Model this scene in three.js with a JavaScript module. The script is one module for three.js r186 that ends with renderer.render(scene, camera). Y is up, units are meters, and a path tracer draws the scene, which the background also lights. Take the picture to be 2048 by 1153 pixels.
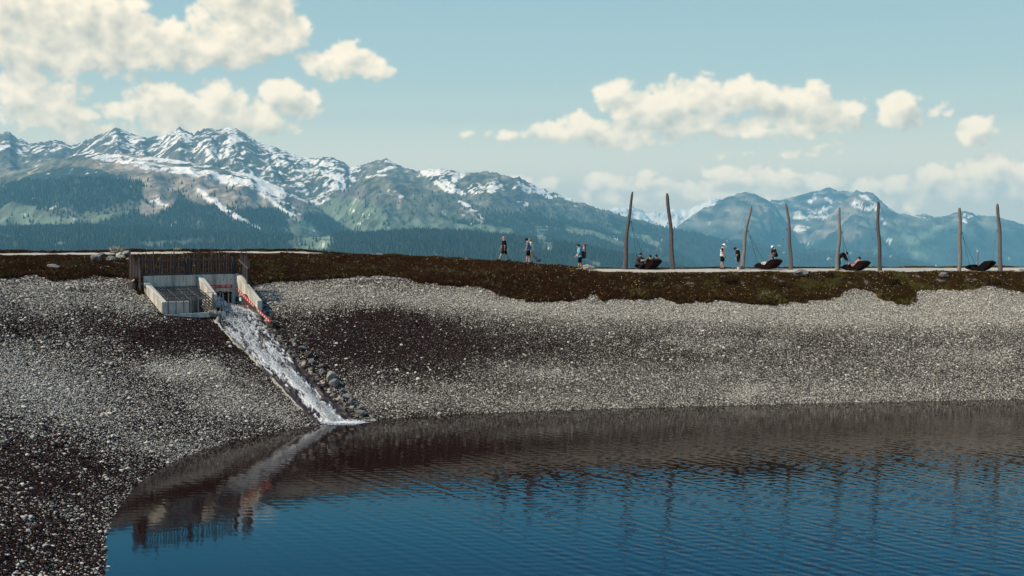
import * as THREE from 'three';
import { ImprovedNoise } from 'three/addons/math/ImprovedNoise.js';
import { MarchingCubes } from 'three/addons/objects/MarchingCubes.js';
import { mergeGeometries, mergeVertices, toCreasedNormals } from 'three/addons/utils/BufferGeometryUtils.js';

// ------------------------------------------------------------------ camera, sky, sun, exposure
const scene = new THREE.Scene();
const EYE = new THREE.Vector3(0, 9.7, 0);               // the water lies at y = 0
const FOCAL = 2400, PITCH = Math.atan(106.5 / FOCAL);   // focal length in pixels of a 2048 wide picture
const camera = new THREE.PerspectiveCamera(2 * Math.atan(576.5 / FOCAL) * 180 / Math.PI, 2048 / 1153, 0.5, 90000);
camera.position.copy(EYE); camera.rotation.x = -PITCH;
scene.add(camera);
const renderer = new THREE.WebGLRenderer({ antialias: true });
renderer.setSize(1024, 576);
renderer.toneMapping = THREE.LinearToneMapping;
renderer.toneMappingExposure = 1.1;
renderer.shadowMap.enabled = true;
const SUN = new THREE.Vector3(-0.62, 0.70, 0.26).normalize();
const sun = new THREE.DirectionalLight(new THREE.Color(1, 0.92, 0.78), 5);
sun.position.copy(SUN).multiplyScalar(160).add(new THREE.Vector3(0, 0, -60));
sun.target.position.set(0, 0, -60);
sun.castShadow = true; sun.shadow.mapSize.set(4096, 4096);
Object.assign(sun.shadow.camera, { left: -70, right: 70, top: 60, bottom: -60, near: 10, far: 400 });
scene.add(sun, sun.target);
scene.fog = new THREE.FogExp2(new THREE.Color().setRGB(0.32, 0.80, 1.0), 5.2e-5);

// ------------------------------------------------------------------ helpers
const clamp = (x, a = 0, b = 1) => Math.min(b, Math.max(a, x));
const lerp = (a, b, t) => a + (b - a) * t;
const sstep = (a, b, x) => { const t = clamp((x - a) / (b - a)); return t * t * (3 - 2 * t); };
const rng = (seed) => () => { seed = (seed + 0x6d2b79f5) | 0; let t = Math.imul(seed ^ (seed >>> 15), 1 | seed); t = (t + Math.imul(t ^ (t >>> 7), 61 | t)) ^ t; return ((t ^ (t >>> 14)) >>> 0) / 4294967296; };
const perlin = new ImprovedNoise();
const noise = (x, y, z = 0.37) => perlin.noise(x, y, z);
const fbm = (x, y, z = 0.37, oct = 4, gain = 0.5) => { let s = 0, a = 1, n = 0; for (let i = 0; i < oct; i++) { s += a * perlin.noise(x, y, z + i * 7.1); n += a; a *= gain; x = x * 2.03 + 11.3; y = y * 2.03 - 5.7; } return s / n; };
const ridged = (x, y, z = 0.37, oct = 4) => { let s = 0, a = 1, n = 0; for (let i = 0; i < oct; i++) { s += a * (1 - 2 * Math.abs(perlin.noise(x, y, z + i * 3.3))); n += a; a *= 0.5; x = x * 2.07 + 3.1; y = y * 2.07 + 7.9; } return s / n; };
const curve1 = (pts) => (x) => {                       // smooth interpolation through [x, y] pairs
  if (x <= pts[0][0]) return pts[0][1];
  for (let i = 1; i < pts.length; i++) if (x <= pts[i][0]) {
    const a = pts[i - 1], b = pts[i]; return lerp(a[1], b[1], (x - a[0]) / (b[0] - a[0]));
  }
  return pts[pts.length - 1][1];
};
const CP = Math.cos(PITCH), SP = Math.sin(PITCH);
function at(px, py, depth) {                            // design aid: the point that stands depth metres ahead at that place of the survey photograph
  const x = (px - 1024) / FOCAL, y = (576.5 - py) / FOCAL, z = -1;
  const wy = y * CP + z * SP, wz = -y * SP + z * CP, s = depth / -wz;
  return new THREE.Vector3(x * s, EYE.y + wy * s, wz * s);
}

// ------------------------------------------------------------------ the sky: air and fair weather clouds
{
  const W = 4096, H = 2048, data = new Float32Array(W * H * 4), r = rng(77), U = 1 / FOCAL;
  // clouds as heaps of puffs: bearing and elevation in units of 1/2400 rad, radii, thickness
  const puffs = [];
  const heap = (list) => list.forEach(([x, y, rx, ry, s = 1]) => puffs.push([x - 1024, 470 - y, rx, ry, s]));
  heap([[30, 60, 150, 75], [150, 75, 130, 75], [240, 95, 130, 60], [330, 110, 110, 50], [200, 130, 190, 40, 0.9], [60, 130, 140, 45, 0.9], [20, 5, 120, 40, 0.7], [420, 110, 90, 42], [470, 95, 100, 60], [500, 45, 95, 62], [480, -20, 75, 60], [560, 70, 58, 42], [520, 10, 80, 55], [110, 40, 90, 40], [215, 40, 60, 36]]);
  heap([[70, 200, 110, 42, 0.8], [90, 250, 90, 36, 0.85], [150, 262, 60, 26, 0.7], [30, 210, 60, 36, 0.7]]);
  heap([[360, 225, 120, 38, 0.85], [300, 230, 80, 26, 0.6], [440, 240, 110, 36, 0.85], [520, 245, 70, 36, 0.8], [570, 200, 50, 32, 0.95], [545, 190, 30, 22, 0.9], [620, 232, 26, 14, 0.6], [430, 178, 26, 22, 0.4], [590, 215, 40, 26, 0.8], [380, 260, 160, 30, 0.7]]);
  heap([[690, 115, 36, 28, 0.95], [700, 135, 60, 28, 0.9], [640, 138, 44, 20, 0.75], [745, 142, 42, 20, 0.65], [670, 150, 60, 16, 0.6]]);
  heap([[1225, 185, 34, 26, 0.8], [1270, 215, 70, 34, 0.9], [1340, 210, 80, 42, 1], [1400, 195, 62, 36, 1], [1440, 205, 70, 40, 1], [1330, 240, 90, 28, 0.8], [1500, 200, 46, 34, 1], [1540, 205, 60, 34, 1], [1600, 225, 80, 46, 1], [1670, 235, 60, 34, 0.95], [1700, 225, 36, 22, 0.8], [1600, 265, 110, 22, 0.7], [1460, 265, 130, 20, 0.6], [1310, 262, 60, 14, 0.7], [1650, 295, 30, 8, 0.5]]);
  heap([[1160, 240, 26, 16, 0.9], [1150, 265, 80, 26, 0.75], [1230, 270, 90, 26, 0.75], [1110, 262, 50, 22, 0.7], [1260, 290, 90, 18, 0.6], [1190, 255, 60, 22, 0.7]]);
  heap([[1795, 240, 46, 36, 0.85], [1790, 220, 30, 22, 0.9], [1825, 262, 30, 16, 0.5], [1950, 272, 32, 26, 0.85], [1960, 285, 24, 18, 0.7], [1890, 240, 26, 14, 0.4]]);
  heap([[1900, 355, 80, 22, 0.75], [1990, 350, 80, 28, 0.8], [2060, 355, 80, 32, 0.85], [1940, 385, 160, 26, 0.7], [1870, 345, 30, 12, 0.7], [1500, 360, 100, 22, 0.65], [1440, 350, 46, 16, 0.7], [1560, 356, 50, 14, 0.65], [1260, 370, 90, 20, 0.6], [1220, 362, 34, 12, 0.65], [1070, 372, 60, 18, 0.55], [1090, 366, 30, 12, 0.6], [1350, 385, 160, 26, 0.5], [1600, 385, 200, 30, 0.5], [1780, 375, 120, 20, 0.45], [1700, 400, 300, 30, 0.4]]);
  heap([[1000, 270, 50, 9, 0.3], [940, 268, 20, 7, 0.25], [1465, 315, 30, 7, 0.3], [1620, 312, 40, 7, 0.3]]);
  for (let i = 0; i < 150; i++) {                        // the same fair weather clouds all round, out of the frame
    const bearing = lerp(1500, 2400 * 6.283 - 1500, r()), e = 60 + 700 * Math.pow(r(), 1.5), size = 30 + 110 * r() * (0.5 + e / 500);
    for (let k = 0; k < 4 + 4 * r(); k++) puffs.push([bearing + (r() - 0.5) * size * 3.4, e + (r() - 0.4) * size * 0.5, size * (0.5 + 0.6 * r()), size * (0.25 + 0.3 * r()), 0.7 + 0.3 * r()]);
  }
  const CELL = 200, ROUND = Math.ceil(2400 * 6.2832 / CELL), cells = new Map();
  for (const p of puffs) for (let i = Math.floor((p[0] - p[2] * 1.5 - 40) / CELL); i <= Math.floor((p[0] + p[2] * 1.5 + 40) / CELL); i++) { const k = ((i % ROUND) + ROUND) % ROUND; if (!cells.has(k)) cells.set(k, []); cells.get(k).push(p); }
  const ring = 2400 * 6.283185;
  function density(x, y) {
    const list = cells.get(((Math.floor(x / CELL) % ROUND) + ROUND) % ROUND); if (!list) return -1;
    let m = -1;
    for (const [cx, cy, rx, ry, s] of list) {
      let dx = x - cx; if (dx > ring / 2) dx -= ring; else if (dx < -ring / 2) dx += ring;
      const dy = y - cy, q = (dx * dx) / (rx * rx * 1.25) + (dy * dy) / (ry * ry * (dy < 0 ? 1.0 : 1.3)); if (q > 2.6) continue;
      const v = s * (1 - q); m = m < -0.9 ? v : Math.max(m, v) + 0.12 * Math.max(0, Math.min(m, v));
    }
    return m;
  }
  const billow = (x, y) => { let v = 0, a = 1, n = 0; for (let i = 0; i < 5; i++) { v += a * Math.abs(noise(x, y, 2.3 + i * 5.1)); n += a; a *= 0.56; x = x * 2.1 + 4.7; y = y * 2.1 - 8.3; } return v / n; };
  const shape = (x, y) => { const wx = x + 16 * noise(x * 0.017, y * 0.022, 1.5) + 6 * noise(x * 0.06, y * 0.07, 4.5), wy = y + 11 * noise(x * 0.017, y * 0.022, 7.5) + 5 * noise(x * 0.06, y * 0.07, 9.5), m = density(wx, wy); if (m < -0.75) return m; return m * 0.8 + 2.1 * (billow(x * 0.016, y * 0.020) - 0.25) + 0.35 * fbm(x * 0.03, y * 0.036, 3.7, 4, 0.6) + 0.03; };
  const air = (el) => {                                   // clear air: pale and warm near the horizon, deep blue higher up
    const t = clamp(el / (Math.PI / 2)), k = Math.pow(t, 0.62);
    const stops = [[0, 1.25, 0.98, 0.66], [0.022, 1.15, 0.95, 0.66], [0.036, 1.0, 0.90, 0.67], [0.06, 0.62, 0.71, 0.62], [0.085, 0.46, 0.61, 0.61], [0.12, 0.37, 0.54, 0.585], [0.126, 0.28, 0.50, 0.60], [0.145, 0.07, 0.56, 0.92], [0.19, 0.016, 0.41, 0.88], [0.30, 0.014, 0.21, 0.56], [0.55, 0.025, 0.16, 0.42], [1, 0.02, 0.12, 0.33]];
    for (let i = 1; i < stops.length; i++) if (t <= stops[i][0]) { const a = stops[i - 1], b = stops[i], f = (t - a[0]) / (b[0] - a[0]); return [1, 2, 3].map((c) => lerp(a[c], b[c], f)); }
    return stops[stops.length - 1].slice(1);
  };
  for (let row = 0; row < H; row++) {
    const el = ((row + 0.5) / H - 0.5) * Math.PI, base = el > 0 ? air(el) : [0.30, 0.34, 0.33], y = Math.tan(Math.min(el, 1.2)) * 2400;
    for (let col = 0; col < W; col++) {
      const az = ((col + 0.5) / W - 0.5) * 2 * Math.PI, o = (row * W + col) * 4; let c = base;
      if (el > 0 && el < 0.5) {
        let b = az + Math.PI / 2; if (b > Math.PI) b -= 2 * Math.PI;                   // bearing 0 looks along -z, positive to the right
        const x = (Math.abs(b) < 0.7 ? Math.tan(b) : b) * 2400, m = shape(x, y);
        if (m > 0) {
          const alpha = sstep(0, 0.20, m) * lerp(0.75, 1, sstep(0.1, 0.5, m)), lit = clamp(0.56 + 0.68 * (m - Math.max(-0.15, shape(x - 22, y + 30))) - 0.35 * sstep(0.3, 1.3, m) * clamp(0.5 + 1.6 * noise(x * 0.012, y * 0.02, 6.2)) + 0.36 * fbm(x * 0.02, y * 0.032, 9.1, 4)), body = clamp(m * 0.8);
          const hi = [1.30, 1.09, 0.81], lo = [0.58, 0.56, 0.47], f = clamp(lit * (1 - 0.15 * body)), low = Math.exp(-Math.max(0, y) / 75), haze = 0.2 * low;
          const k = alpha * 0.93; c = [0, 1, 2].map((i) => lerp(base[i], lerp(lerp(lerp(lo[i], [1.35, 1.05, 0.66][i], low), lerp(hi[i], [3.4, 2.3, 1.25][i], low), f), base[i], haze), k));
        }
      }
      data[o] = c[0]; data[o + 1] = c[1]; data[o + 2] = c[2]; data[o + 3] = 1;
    }
  }
  const t = new THREE.DataTexture(data, W, H, THREE.RGBAFormat, THREE.FloatType);
  t.mapping = THREE.EquirectangularReflectionMapping; t.magFilter = THREE.LinearFilter; t.needsUpdate = true;
  scene.background = t; scene.environment = t;
}

// ------------------------------------------------------------------ the reservoir: shoreline and ground
const SHORE = new THREE.CatmullRomCurve3([[-9, -18], [-10.6, -26], [-11.8, -34.1], [-13.1, -38.2], [-14.1, -42.6], [-14.7, -48.2], [-13.5, -55.2], [-9.9, -61], [-6.9, -62.8], [-0.6, -65.2], [10.6, -67.6], [22.4, -69.4], [30.1, -70.5], [46, -72], [64, -70], [80, -60], [86, -42], [78, -24], [50, -14], [20, -12], [2, -12]]
  .map(([x, z]) => new THREE.Vector3(x, 0, z)), true, 'centripetal').getSpacedPoints(400);
function shoreDistance(x, z) {
  let best = 1e9, inside = false;
  for (let i = 0; i < 400; i++) {
    const a = SHORE[i], b = SHORE[i + 1], ex = b.x - a.x, ez = b.z - a.z, t = clamp(((x - a.x) * ex + (z - a.z) * ez) / (ex * ex + ez * ez));
    const dx = x - a.x - t * ex, dz = z - a.z - t * ez, q = dx * dx + dz * dz;
    if (q < best) best = q;
    if ((a.z > z) !== (b.z > z) && x < ((b.x - a.x) * (z - a.z)) / (b.z - a.z) + a.x) inside = !inside;
  }
  return inside ? -Math.sqrt(best) : Math.sqrt(best);
}
const SD = { x0: -62, z0: -122, n: 372, m: 276, s: 0.5 };
SD.v = new Float32Array((SD.n + 1) * (SD.m + 1));
for (let j = 0; j <= SD.m; j++) for (let i = 0; i <= SD.n; i++) SD.v[j * (SD.n + 1) + i] = shoreDistance(SD.x0 + i * SD.s, SD.z0 + j * SD.s);
function sdf(x, z) {
  const u = clamp((x - SD.x0) / SD.s, 0, SD.n - 1e-3), v = clamp((z - SD.z0) / SD.s, 0, SD.m - 1e-3), i = Math.floor(u), j = Math.floor(v), a = u - i, b = v - j, w = SD.n + 1, q = j * w + i;
  return lerp(lerp(SD.v[q], SD.v[q + 1], a), lerp(SD.v[q + w], SD.v[q + w + 1], a), b);
}
const rimLeft = (x) => 1 - sstep(-9, 11, x);
const rimLevel = curve1([[-60, 8.44], [-15, 8.38], [-11.6, 7.98], [-6, 7.76], [-1, 7.47], [2.7, 7.20], [5.6, 7.05], [9, 7.02], [60, 7.02]]);
const rimAt = (x) => { const l = rimLeft(x); return { l, d1: 13.8, h1: lerp(6.95, 6.85, l), d2: lerp(14.6, 22.5, l), h2: rimLevel(x), d3: lerp(19.7, 24.9, l) }; };
function groundBase(x, z, d = sdf(x, z)) {
  const r = rimAt(x);
  if (d < 0) return d * 0.5;
  let h;
  if (d < r.d1) h = r.h1 * (d / r.d1) ;
  else if (d < r.d2) { const t = (d - r.d1) / (r.d2 - r.d1); h = lerp(r.h1, r.h2, t * (1.5 - 0.5 * t)); }
  else if (d < r.d3) h = r.h2 + (d - r.d2) * 0.026;
  else { const e = d - r.d3; h = r.h2 + (r.d3 - r.d2) * 0.026 + (e < 1.6 ? 0.0 : -(e - 1.6) * 0.55) + 0.14 * r.l * Math.exp(-((e - 0.8) ** 2) / 0.4); }
  h += 0.42 * Math.exp(-((d - r.d2 + 1.7) ** 2) / 3.2) * sstep(-15.5, -11, x) * (1 - sstep(2.5, 6.5, x));
  return h;
}
const isPath = (x, z, d) => { const r = rimAt(x); return d > r.d2 && d < r.d3; };

// ------------------------------------------------------------------ naming helpers
const used = new Map();
function numbered(name) { const n = used.get(name) ?? 0; used.set(name, n + 1); return n ? `${name}_${String(n).padStart(3, '0')}` : name; }
function tag(o, label, category, group, kind) {
  if (label) o.userData.label = label;
  if (category) o.userData.category = category;
  if (group) o.userData.group = group;
  if (kind) o.userData.kind = kind;
  return o;
}
function mesh(name, geometry, material, parent = scene) {
  const m = new THREE.Mesh(geometry, material);
  m.name = parent === scene ? numbered(name) : name; m.castShadow = m.receiveShadow = true; parent.add(m); return m;
}
function thing(name, label, category, position, turn = 0, group) {
  const g = new THREE.Group(); g.name = numbered(name); g.position.copy(position); g.rotation.y = turn; scene.add(g);
  return tag(g, label, category, group);
}
const dull = (r = 1, g = 1, b = 1) => new THREE.MeshPhysicalMaterial({ color: rgb(r, g, b), roughness: 0.95, specularIntensity: 0.1 });
const rgb = (r, g, b) => new THREE.Color().setRGB(r, g, b);
const std = (r, g, b, roughness = 0.85, more = {}) => new THREE.MeshStandardMaterial({ color: rgb(r, g, b), roughness, ...more });
function dataTexture(n, f, channels = 4, srgb = false) {
  const d = new Uint8Array(n * n * 4);
  for (let y = 0; y < n; y++) for (let x = 0; x < n; x++) { const c = f(x / n, y / n); for (let k = 0; k < 3; k++) d[(y * n + x) * 4 + k] = clamp(Array.isArray(c) ? c[k] : c) * 255; d[(y * n + x) * 4 + 3] = 255; }
  const t = new THREE.DataTexture(d, n, n); t.wrapS = t.wrapT = THREE.RepeatWrapping; t.magFilter = THREE.LinearFilter; t.minFilter = THREE.LinearMipmapLinearFilter;
  if (srgb) t.colorSpace = THREE.SRGBColorSpace; t.needsUpdate = true; return t;
}
// tileable noise on the unit square, k cells a side
const tileNoise = (u, v, k, z) => { const a = noise(u * k, v * k, z), b = noise((u - 1) * k, v * k, z), c = noise(u * k, (v - 1) * k, z), d = noise((u - 1) * k, (v - 1) * k, z); return lerp(lerp(a, b, u), lerp(c, d, u), v); };
const grainMap = dataTexture(512, (u, v) => 0.5 + 0.55 * (tileNoise(u, v, 6, 1.3) * 0.4 + tileNoise(u, v, 17, 2.3) * 0.5 + tileNoise(u, v, 47, 4.7) * 0.6 + tileNoise(u, v, 120, 6.1) * 0.5));
const mottleMap = dataTexture(512, (u, v) => { const n = tileNoise(u, v, 4, 8.3) * 0.5 + tileNoise(u, v, 11, 9.3) * 0.5 + tileNoise(u, v, 40, 3.1) * 0.4 + tileNoise(u, v, 110, 5.9) * 0.3; return 0.86 + 0.22 * n; });
const repeat = (t, n) => { const c = t.clone(); c.repeat.set(n, n); c.needsUpdate = true; return c; };
const insidePolygon = (poly, x, z) => { let c = false; for (let i = 0, j = poly.length - 1; i < poly.length; j = i++) { const a = poly[i], b = poly[j]; if ((a.z > z) !== (b.z > z) && x < ((b.x - a.x) * (z - a.z)) / (b.z - a.z) + a.x) c = !c; } return c; };

// ------------------------------------------------------------------ inlet bay and chute cut into the bank
const INLET = new THREE.Vector3(-20.95, 0, -68.15), TURN = 0.722;                // back left corner of the concrete bay; local x runs along its back wall, z downhill
const AX = new THREE.Vector3(Math.cos(TURN), 0, -Math.sin(TURN)), BX = new THREE.Vector3(Math.sin(TURN), 0, Math.cos(TURN));
const local = (x, z) => { const dx = x - INLET.x, dz = z - INLET.z; return [dx * AX.x + dz * AX.z, dx * BX.x + dz * BX.z]; };
const toWorld = (a, b, y) => new THREE.Vector3(INLET.x + AX.x * a + BX.x * b, y, INLET.z + AX.z * a + BX.z * b);
const BAY = { w: 5.75, deep: 2.35 };
function groundPoint(px, py) { let p; for (let D = 20; D < 140; D += 0.05) { p = at(px, py, D); if (p.y < groundBase(p.x, p.z)) break; } return p; }
const chuteLeft = new THREE.CatmullRomCurve3([toWorld(3.75, 0.25, 5.62), toWorld(3.82, 2.0, 5.42), ...[[440, 648], [494, 705], [548, 759], [598, 813], [646, 853]].map(([a, b]) => groundPoint(a, b))]);
const chuteRight = new THREE.CatmullRomCurve3([toWorld(5.65, 0.25, 5.62), toWorld(5.66, 2.3, 5.32), ...[[536, 652], [572, 692], [622, 744], [676, 799], [732, 846]].map(([a, b]) => groundPoint(a, b))]);
const chutePoint = (u, v) => chuteLeft.getPoint(v).lerp(chuteRight.getPoint(v), u);
const CHUTE = []; for (let i = 0; i <= 12; i++) CHUTE.push(chutePoint(-0.02, i / 12)); for (let i = 12; i >= 0; i--) CHUTE.push(chutePoint(1.02, i / 12));
function ground(x, z) {
  const d = sdf(x, z);
  let h = groundBase(x, z, d) + 0.10 * fbm(x * 0.35, z * 0.35, 2.2, 3) * sstep(0.3, 2, d) + (d > 13 ? 0.12 * fbm(x * 0.6, z * 0.6, 5.1, 3) * (1 - (isPath(x, z, d) ? 0.9 : 0)) : 0);
  const [a, b] = local(x, z);
  if (a > 0.08 && a < BAY.w + 0.2 && b > -0.13 && b < BAY.deep - (a < 3.6 ? 0.02 : -0.4)) h = Math.min(h, 4.95 + (a > 3.4 ? -0.25 : 0));
  else if (b <= -0.13 && b > -1.2 && a > -0.6 && a < BAY.w + 0.6) h = Math.max(h, lerp(7.18, h, clamp(-b / 1.2)));
  if (x > -19 && x < -6 && z > -74 && z < -60 && insidePolygon(CHUTE, x, z)) h -= 0.32;
  return h;
}

// ------------------------------------------------------------------ what covers the ground
const plan = (pts) => pts.map(([a, b]) => groundPoint(a, b));
const TURF = [...plan([[-160, 548], [0, 557], [40, 556], [70, 551], [110, 563], [150, 560], [190, 552], [230, 557], [268, 560]]), toWorld(-0.5, 0.3, 0), toWorld(BAY.w + 0.5, 0.6, 0),
  ...plan([[500, 569], [540, 566], [600, 563], [660, 559], [720, 553], [770, 551], [815, 558], [835, 566], [870, 567], [890, 573], [930, 574], [950, 572], [975, 578], [1000, 592], [1030, 598], [1060, 605], [1110, 606], [1150, 603], [1175, 595], [1195, 593], [1205, 603], [1230, 599], [1260, 602], [1290, 598], [1320, 596], [1340, 604], [1380, 607], [1430, 605], [1480, 606], [1530, 610], [1580, 606], [1640, 603], [1680, 594], [1690, 582], [1720, 579], [1745, 585], [1765, 600], [1790, 606], [1815, 610], [1830, 605], [1835, 580], [1860, 582], [1900, 582], [1945, 580], [1965, 573], [2000, 578], [2050, 585], [2160, 583]]),
  new THREE.Vector3(70, 0, -84), new THREE.Vector3(105, 0, -130), new THREE.Vector3(-70, 0, -130), new THREE.Vector3(-70, 0, -52)];
function isTurf(x, z) { const j = 0.45 * fbm(x * 1.3, z * 1.3, 3.3, 3), k = 0.45 * fbm(x * 1.3, z * 1.3, 8.3, 3); return insidePolygon(TURF, x + j, z + k); }
// lighter and darker patches of the gravel: where the stones are dry and pale, and where dark and wet
const patch = ([px, py, rx, ry, amount]) => {
  const c = groundPoint(px, py), e = groundPoint(px + rx, py), f = groundPoint(px, py - ry), ux = e.x - c.x, uz = e.z - c.z, vx = f.x - c.x, vz = f.z - c.z, det = ux * vz - vx * uz;
  return { c, ux, uz, vx, vz, det, amount, reach: Math.hypot(ux, uz) + Math.hypot(vx, vz) };
};
const PATCHES = [
  [1500, 625, 620, 26, 0.75], [1900, 610, 260, 40, 0.6], [760, 590, 300, 34, 0.42], [1120, 618, 200, 16, 0.3], [560, 585, 90, 30, 0.3], [600, 630, 70, 40, 0.2],
  [150, 590, 190, 32, 0.38], [40, 620, 110, 40, 0.05], [280, 610, 60, 30, 0.25], [40, 760, 170, 80, 0.42], [160, 800, 160, 60, 0.2], [390, 735, 80, 26, 0.75], [470, 800, 90, 46, 0.48], [560, 830, 60, 26, 0.35], [330, 745, 50, 16, 0.5], [300, 860, 130, 40, 0.1], [350, 900, 120, 22, 0.3],
  [820, 680, 240, 55, -0.34], [1150, 700, 240, 45, -0.14], [330, 665, 150, 40, -0.34], [500, 690, 70, 40, -0.25], [760, 640, 130, 18, -0.25], [1500, 690, 400, 30, -0.1], [90, 950, 160, 70, -0.20], [80, 1090, 150, 60, -0.15], [40, 660, 60, 30, -0.2],
  [1090, 745, 110, 18, 0.35], [900, 770, 60, 14, 0.3], [770, 800, 60, 30, 0.3], [1490, 788, 40, 12, 0.55], [1440, 685, 35, 10, 0.4], [1560, 690, 30, 9, 0.35], [1980, 715, 40, 12, 0.4], [1900, 710, 40, 12, 0.3], [1370, 685, 40, 12, 0.3], [1700, 785, 400, 28, 0.25], [1000, 810, 300, 18, 0.25], [1430, 740, 30, 10, 0.35],
].map(patch);
function pale(x, z) {
  let s = 0.31 + 0.16 * sstep(-8, 6, x); const w = 1.1 * fbm(x * 0.4, z * 0.4, 6.6, 3), q = 1.1 * fbm(x * 0.4, z * 0.4, 1.6, 3);
  for (const p of PATCHES) {
    const dx = x + w - p.c.x, dz = z + q - p.c.z; if (Math.abs(dx) + Math.abs(dz) > 3.2 * p.reach) continue;
    const a = (dx * p.vz - p.vx * dz) / p.det, b = (p.ux * dz - dx * p.uz) / p.det; s += p.amount * Math.exp(-(a * a + b * b) * 1.1);
  }
  return s + 0.16 * fbm(x * 0.9, z * 0.9, 4.4, 3);
}

// ------------------------------------------------------------------ ground sheet, path
{
  const lines = (a, b, c, d, coarse, fine) => { const l = []; for (let x = a; x < b;) { l.push(x); x += x > c && x < d ? fine : coarse; } return l; };
  const xs = lines(-61.5, 106, -23.2, -12.5, 0.4, 0.13), zs = lines(-121.5, 10, -74.5, -64.5, 0.4, 0.13), nx = xs.length - 1, nz = zs.length - 1, pos = [], col = [], uv = [], idx = [], D = new Float32Array((nx + 1) * (nz + 1));
  for (let j = 0; j <= nz; j++) for (let i = 0; i <= nx; i++) {
    const x = xs[i], z = zs[j], d = sdf(x, z); D[j * (nx + 1) + i] = d;
    pos.push(x, ground(x, z), z); uv.push(x / 2.2, z / 2.2);
    if (isPath(x, z, d)) col.push(0.30, 0.26, 0.20);
    else if (d > 9 && isTurf(x, z)) { const m = 0.75 + 0.7 * fbm(x * 0.7, z * 0.7, 9.9, 3), bare = x > 8 && d > rimAt(x).d2 - 2.4 ? 0.7 * sstep(0.26, 0.42, noise(x * 1.9, z * 1.9, 12)) : 0; col.push(lerp(0.046 * m, 0.24, bare), lerp(0.022 * m, 0.21, bare), lerp(0.007 * m, 0.165, bare)); }
    else { const t = clamp(pale(x, z)); col.push(lerp(0.020, 0.13, t * t), lerp(0.012, 0.115, t * t), lerp(0.010, 0.10, t * t)); }
  }
  for (let j = 0; j < nz; j++) for (let i = 0; i < nx; i++) {
    const a = j * (nx + 1) + i, b = a + 1, c = a + nx + 1, e = c + 1;
    if (D[a] < -5 && D[e] < -5) continue;
    idx.push(a, c, b, b, c, e);
  }
  const g = new THREE.BufferGeometry();
  g.setAttribute('position', new THREE.Float32BufferAttribute(pos, 3)); g.setAttribute('color', new THREE.Float32BufferAttribute(col, 3)); g.setAttribute('uv', new THREE.Float32BufferAttribute(uv, 2)); g.setIndex(idx); g.computeVertexNormals();
  tag(mesh('ground', g, new THREE.MeshPhysicalMaterial({ vertexColors: true, roughness: 0.95, specularIntensity: 0.1, bumpMap: grainMap, bumpScale: 0.06, map: mottleMap })), 'gravel bank and dark turf of the reservoir rim', null, null, 'structure');
}
function crossAt(px, offset) {                                               // a point at a given distance from the shore, on the line of sight's bearing px
  for (let D = 50; D < 130; D += 0.1) { const p = at(px, 500, D), r = rimAt(p.x); if (sdf(p.x, p.z) > offset(r, p)) return p; }
}
{
  const pos = [], uv = [], idx = [], n = 260, w = 8;
  for (let i = 0; i <= n; i++) {
    const px = lerp(-320, 2420, i / n);
    for (let k = 0; k <= w; k++) {
      const wob = k === 0 || k === w ? 0.55 * fbm(px * 0.021, k, 4.1, 3) : 0;
      const p = crossAt(px, (r, q) => lerp(r.d2, r.d3, k / w) + wob) ?? at(px, 500, 128);
      p.y = groundBase(p.x, p.z) + 0.045 + 0.02 * noise(p.x * 2, p.z * 2); pos.push(p.x, p.y, p.z); uv.push(p.x / 2, p.z / 2);
      if (i && k) { const a = i * (w + 1) + k; idx.push(a - w - 2, a - w - 1, a, a - w - 2, a, a - 1); }
    }
  }
  const g = new THREE.BufferGeometry(); g.setAttribute('position', new THREE.Float32BufferAttribute(pos, 3)); g.setAttribute('uv', new THREE.Float32BufferAttribute(uv, 2)); g.setIndex(idx); g.computeVertexNormals();
  if (g.attributes.normal.getY(50) < 0) { g.setIndex(idx.reverse()); g.computeVertexNormals(); }
  tag(mesh('path', g, std(0.48, 0.42, 0.33, 0.95, { map: mottleMap, bumpMap: grainMap, bumpScale: 0.02 })), 'pale gravel path along the reservoir rim', null, null, 'structure');
}

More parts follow.
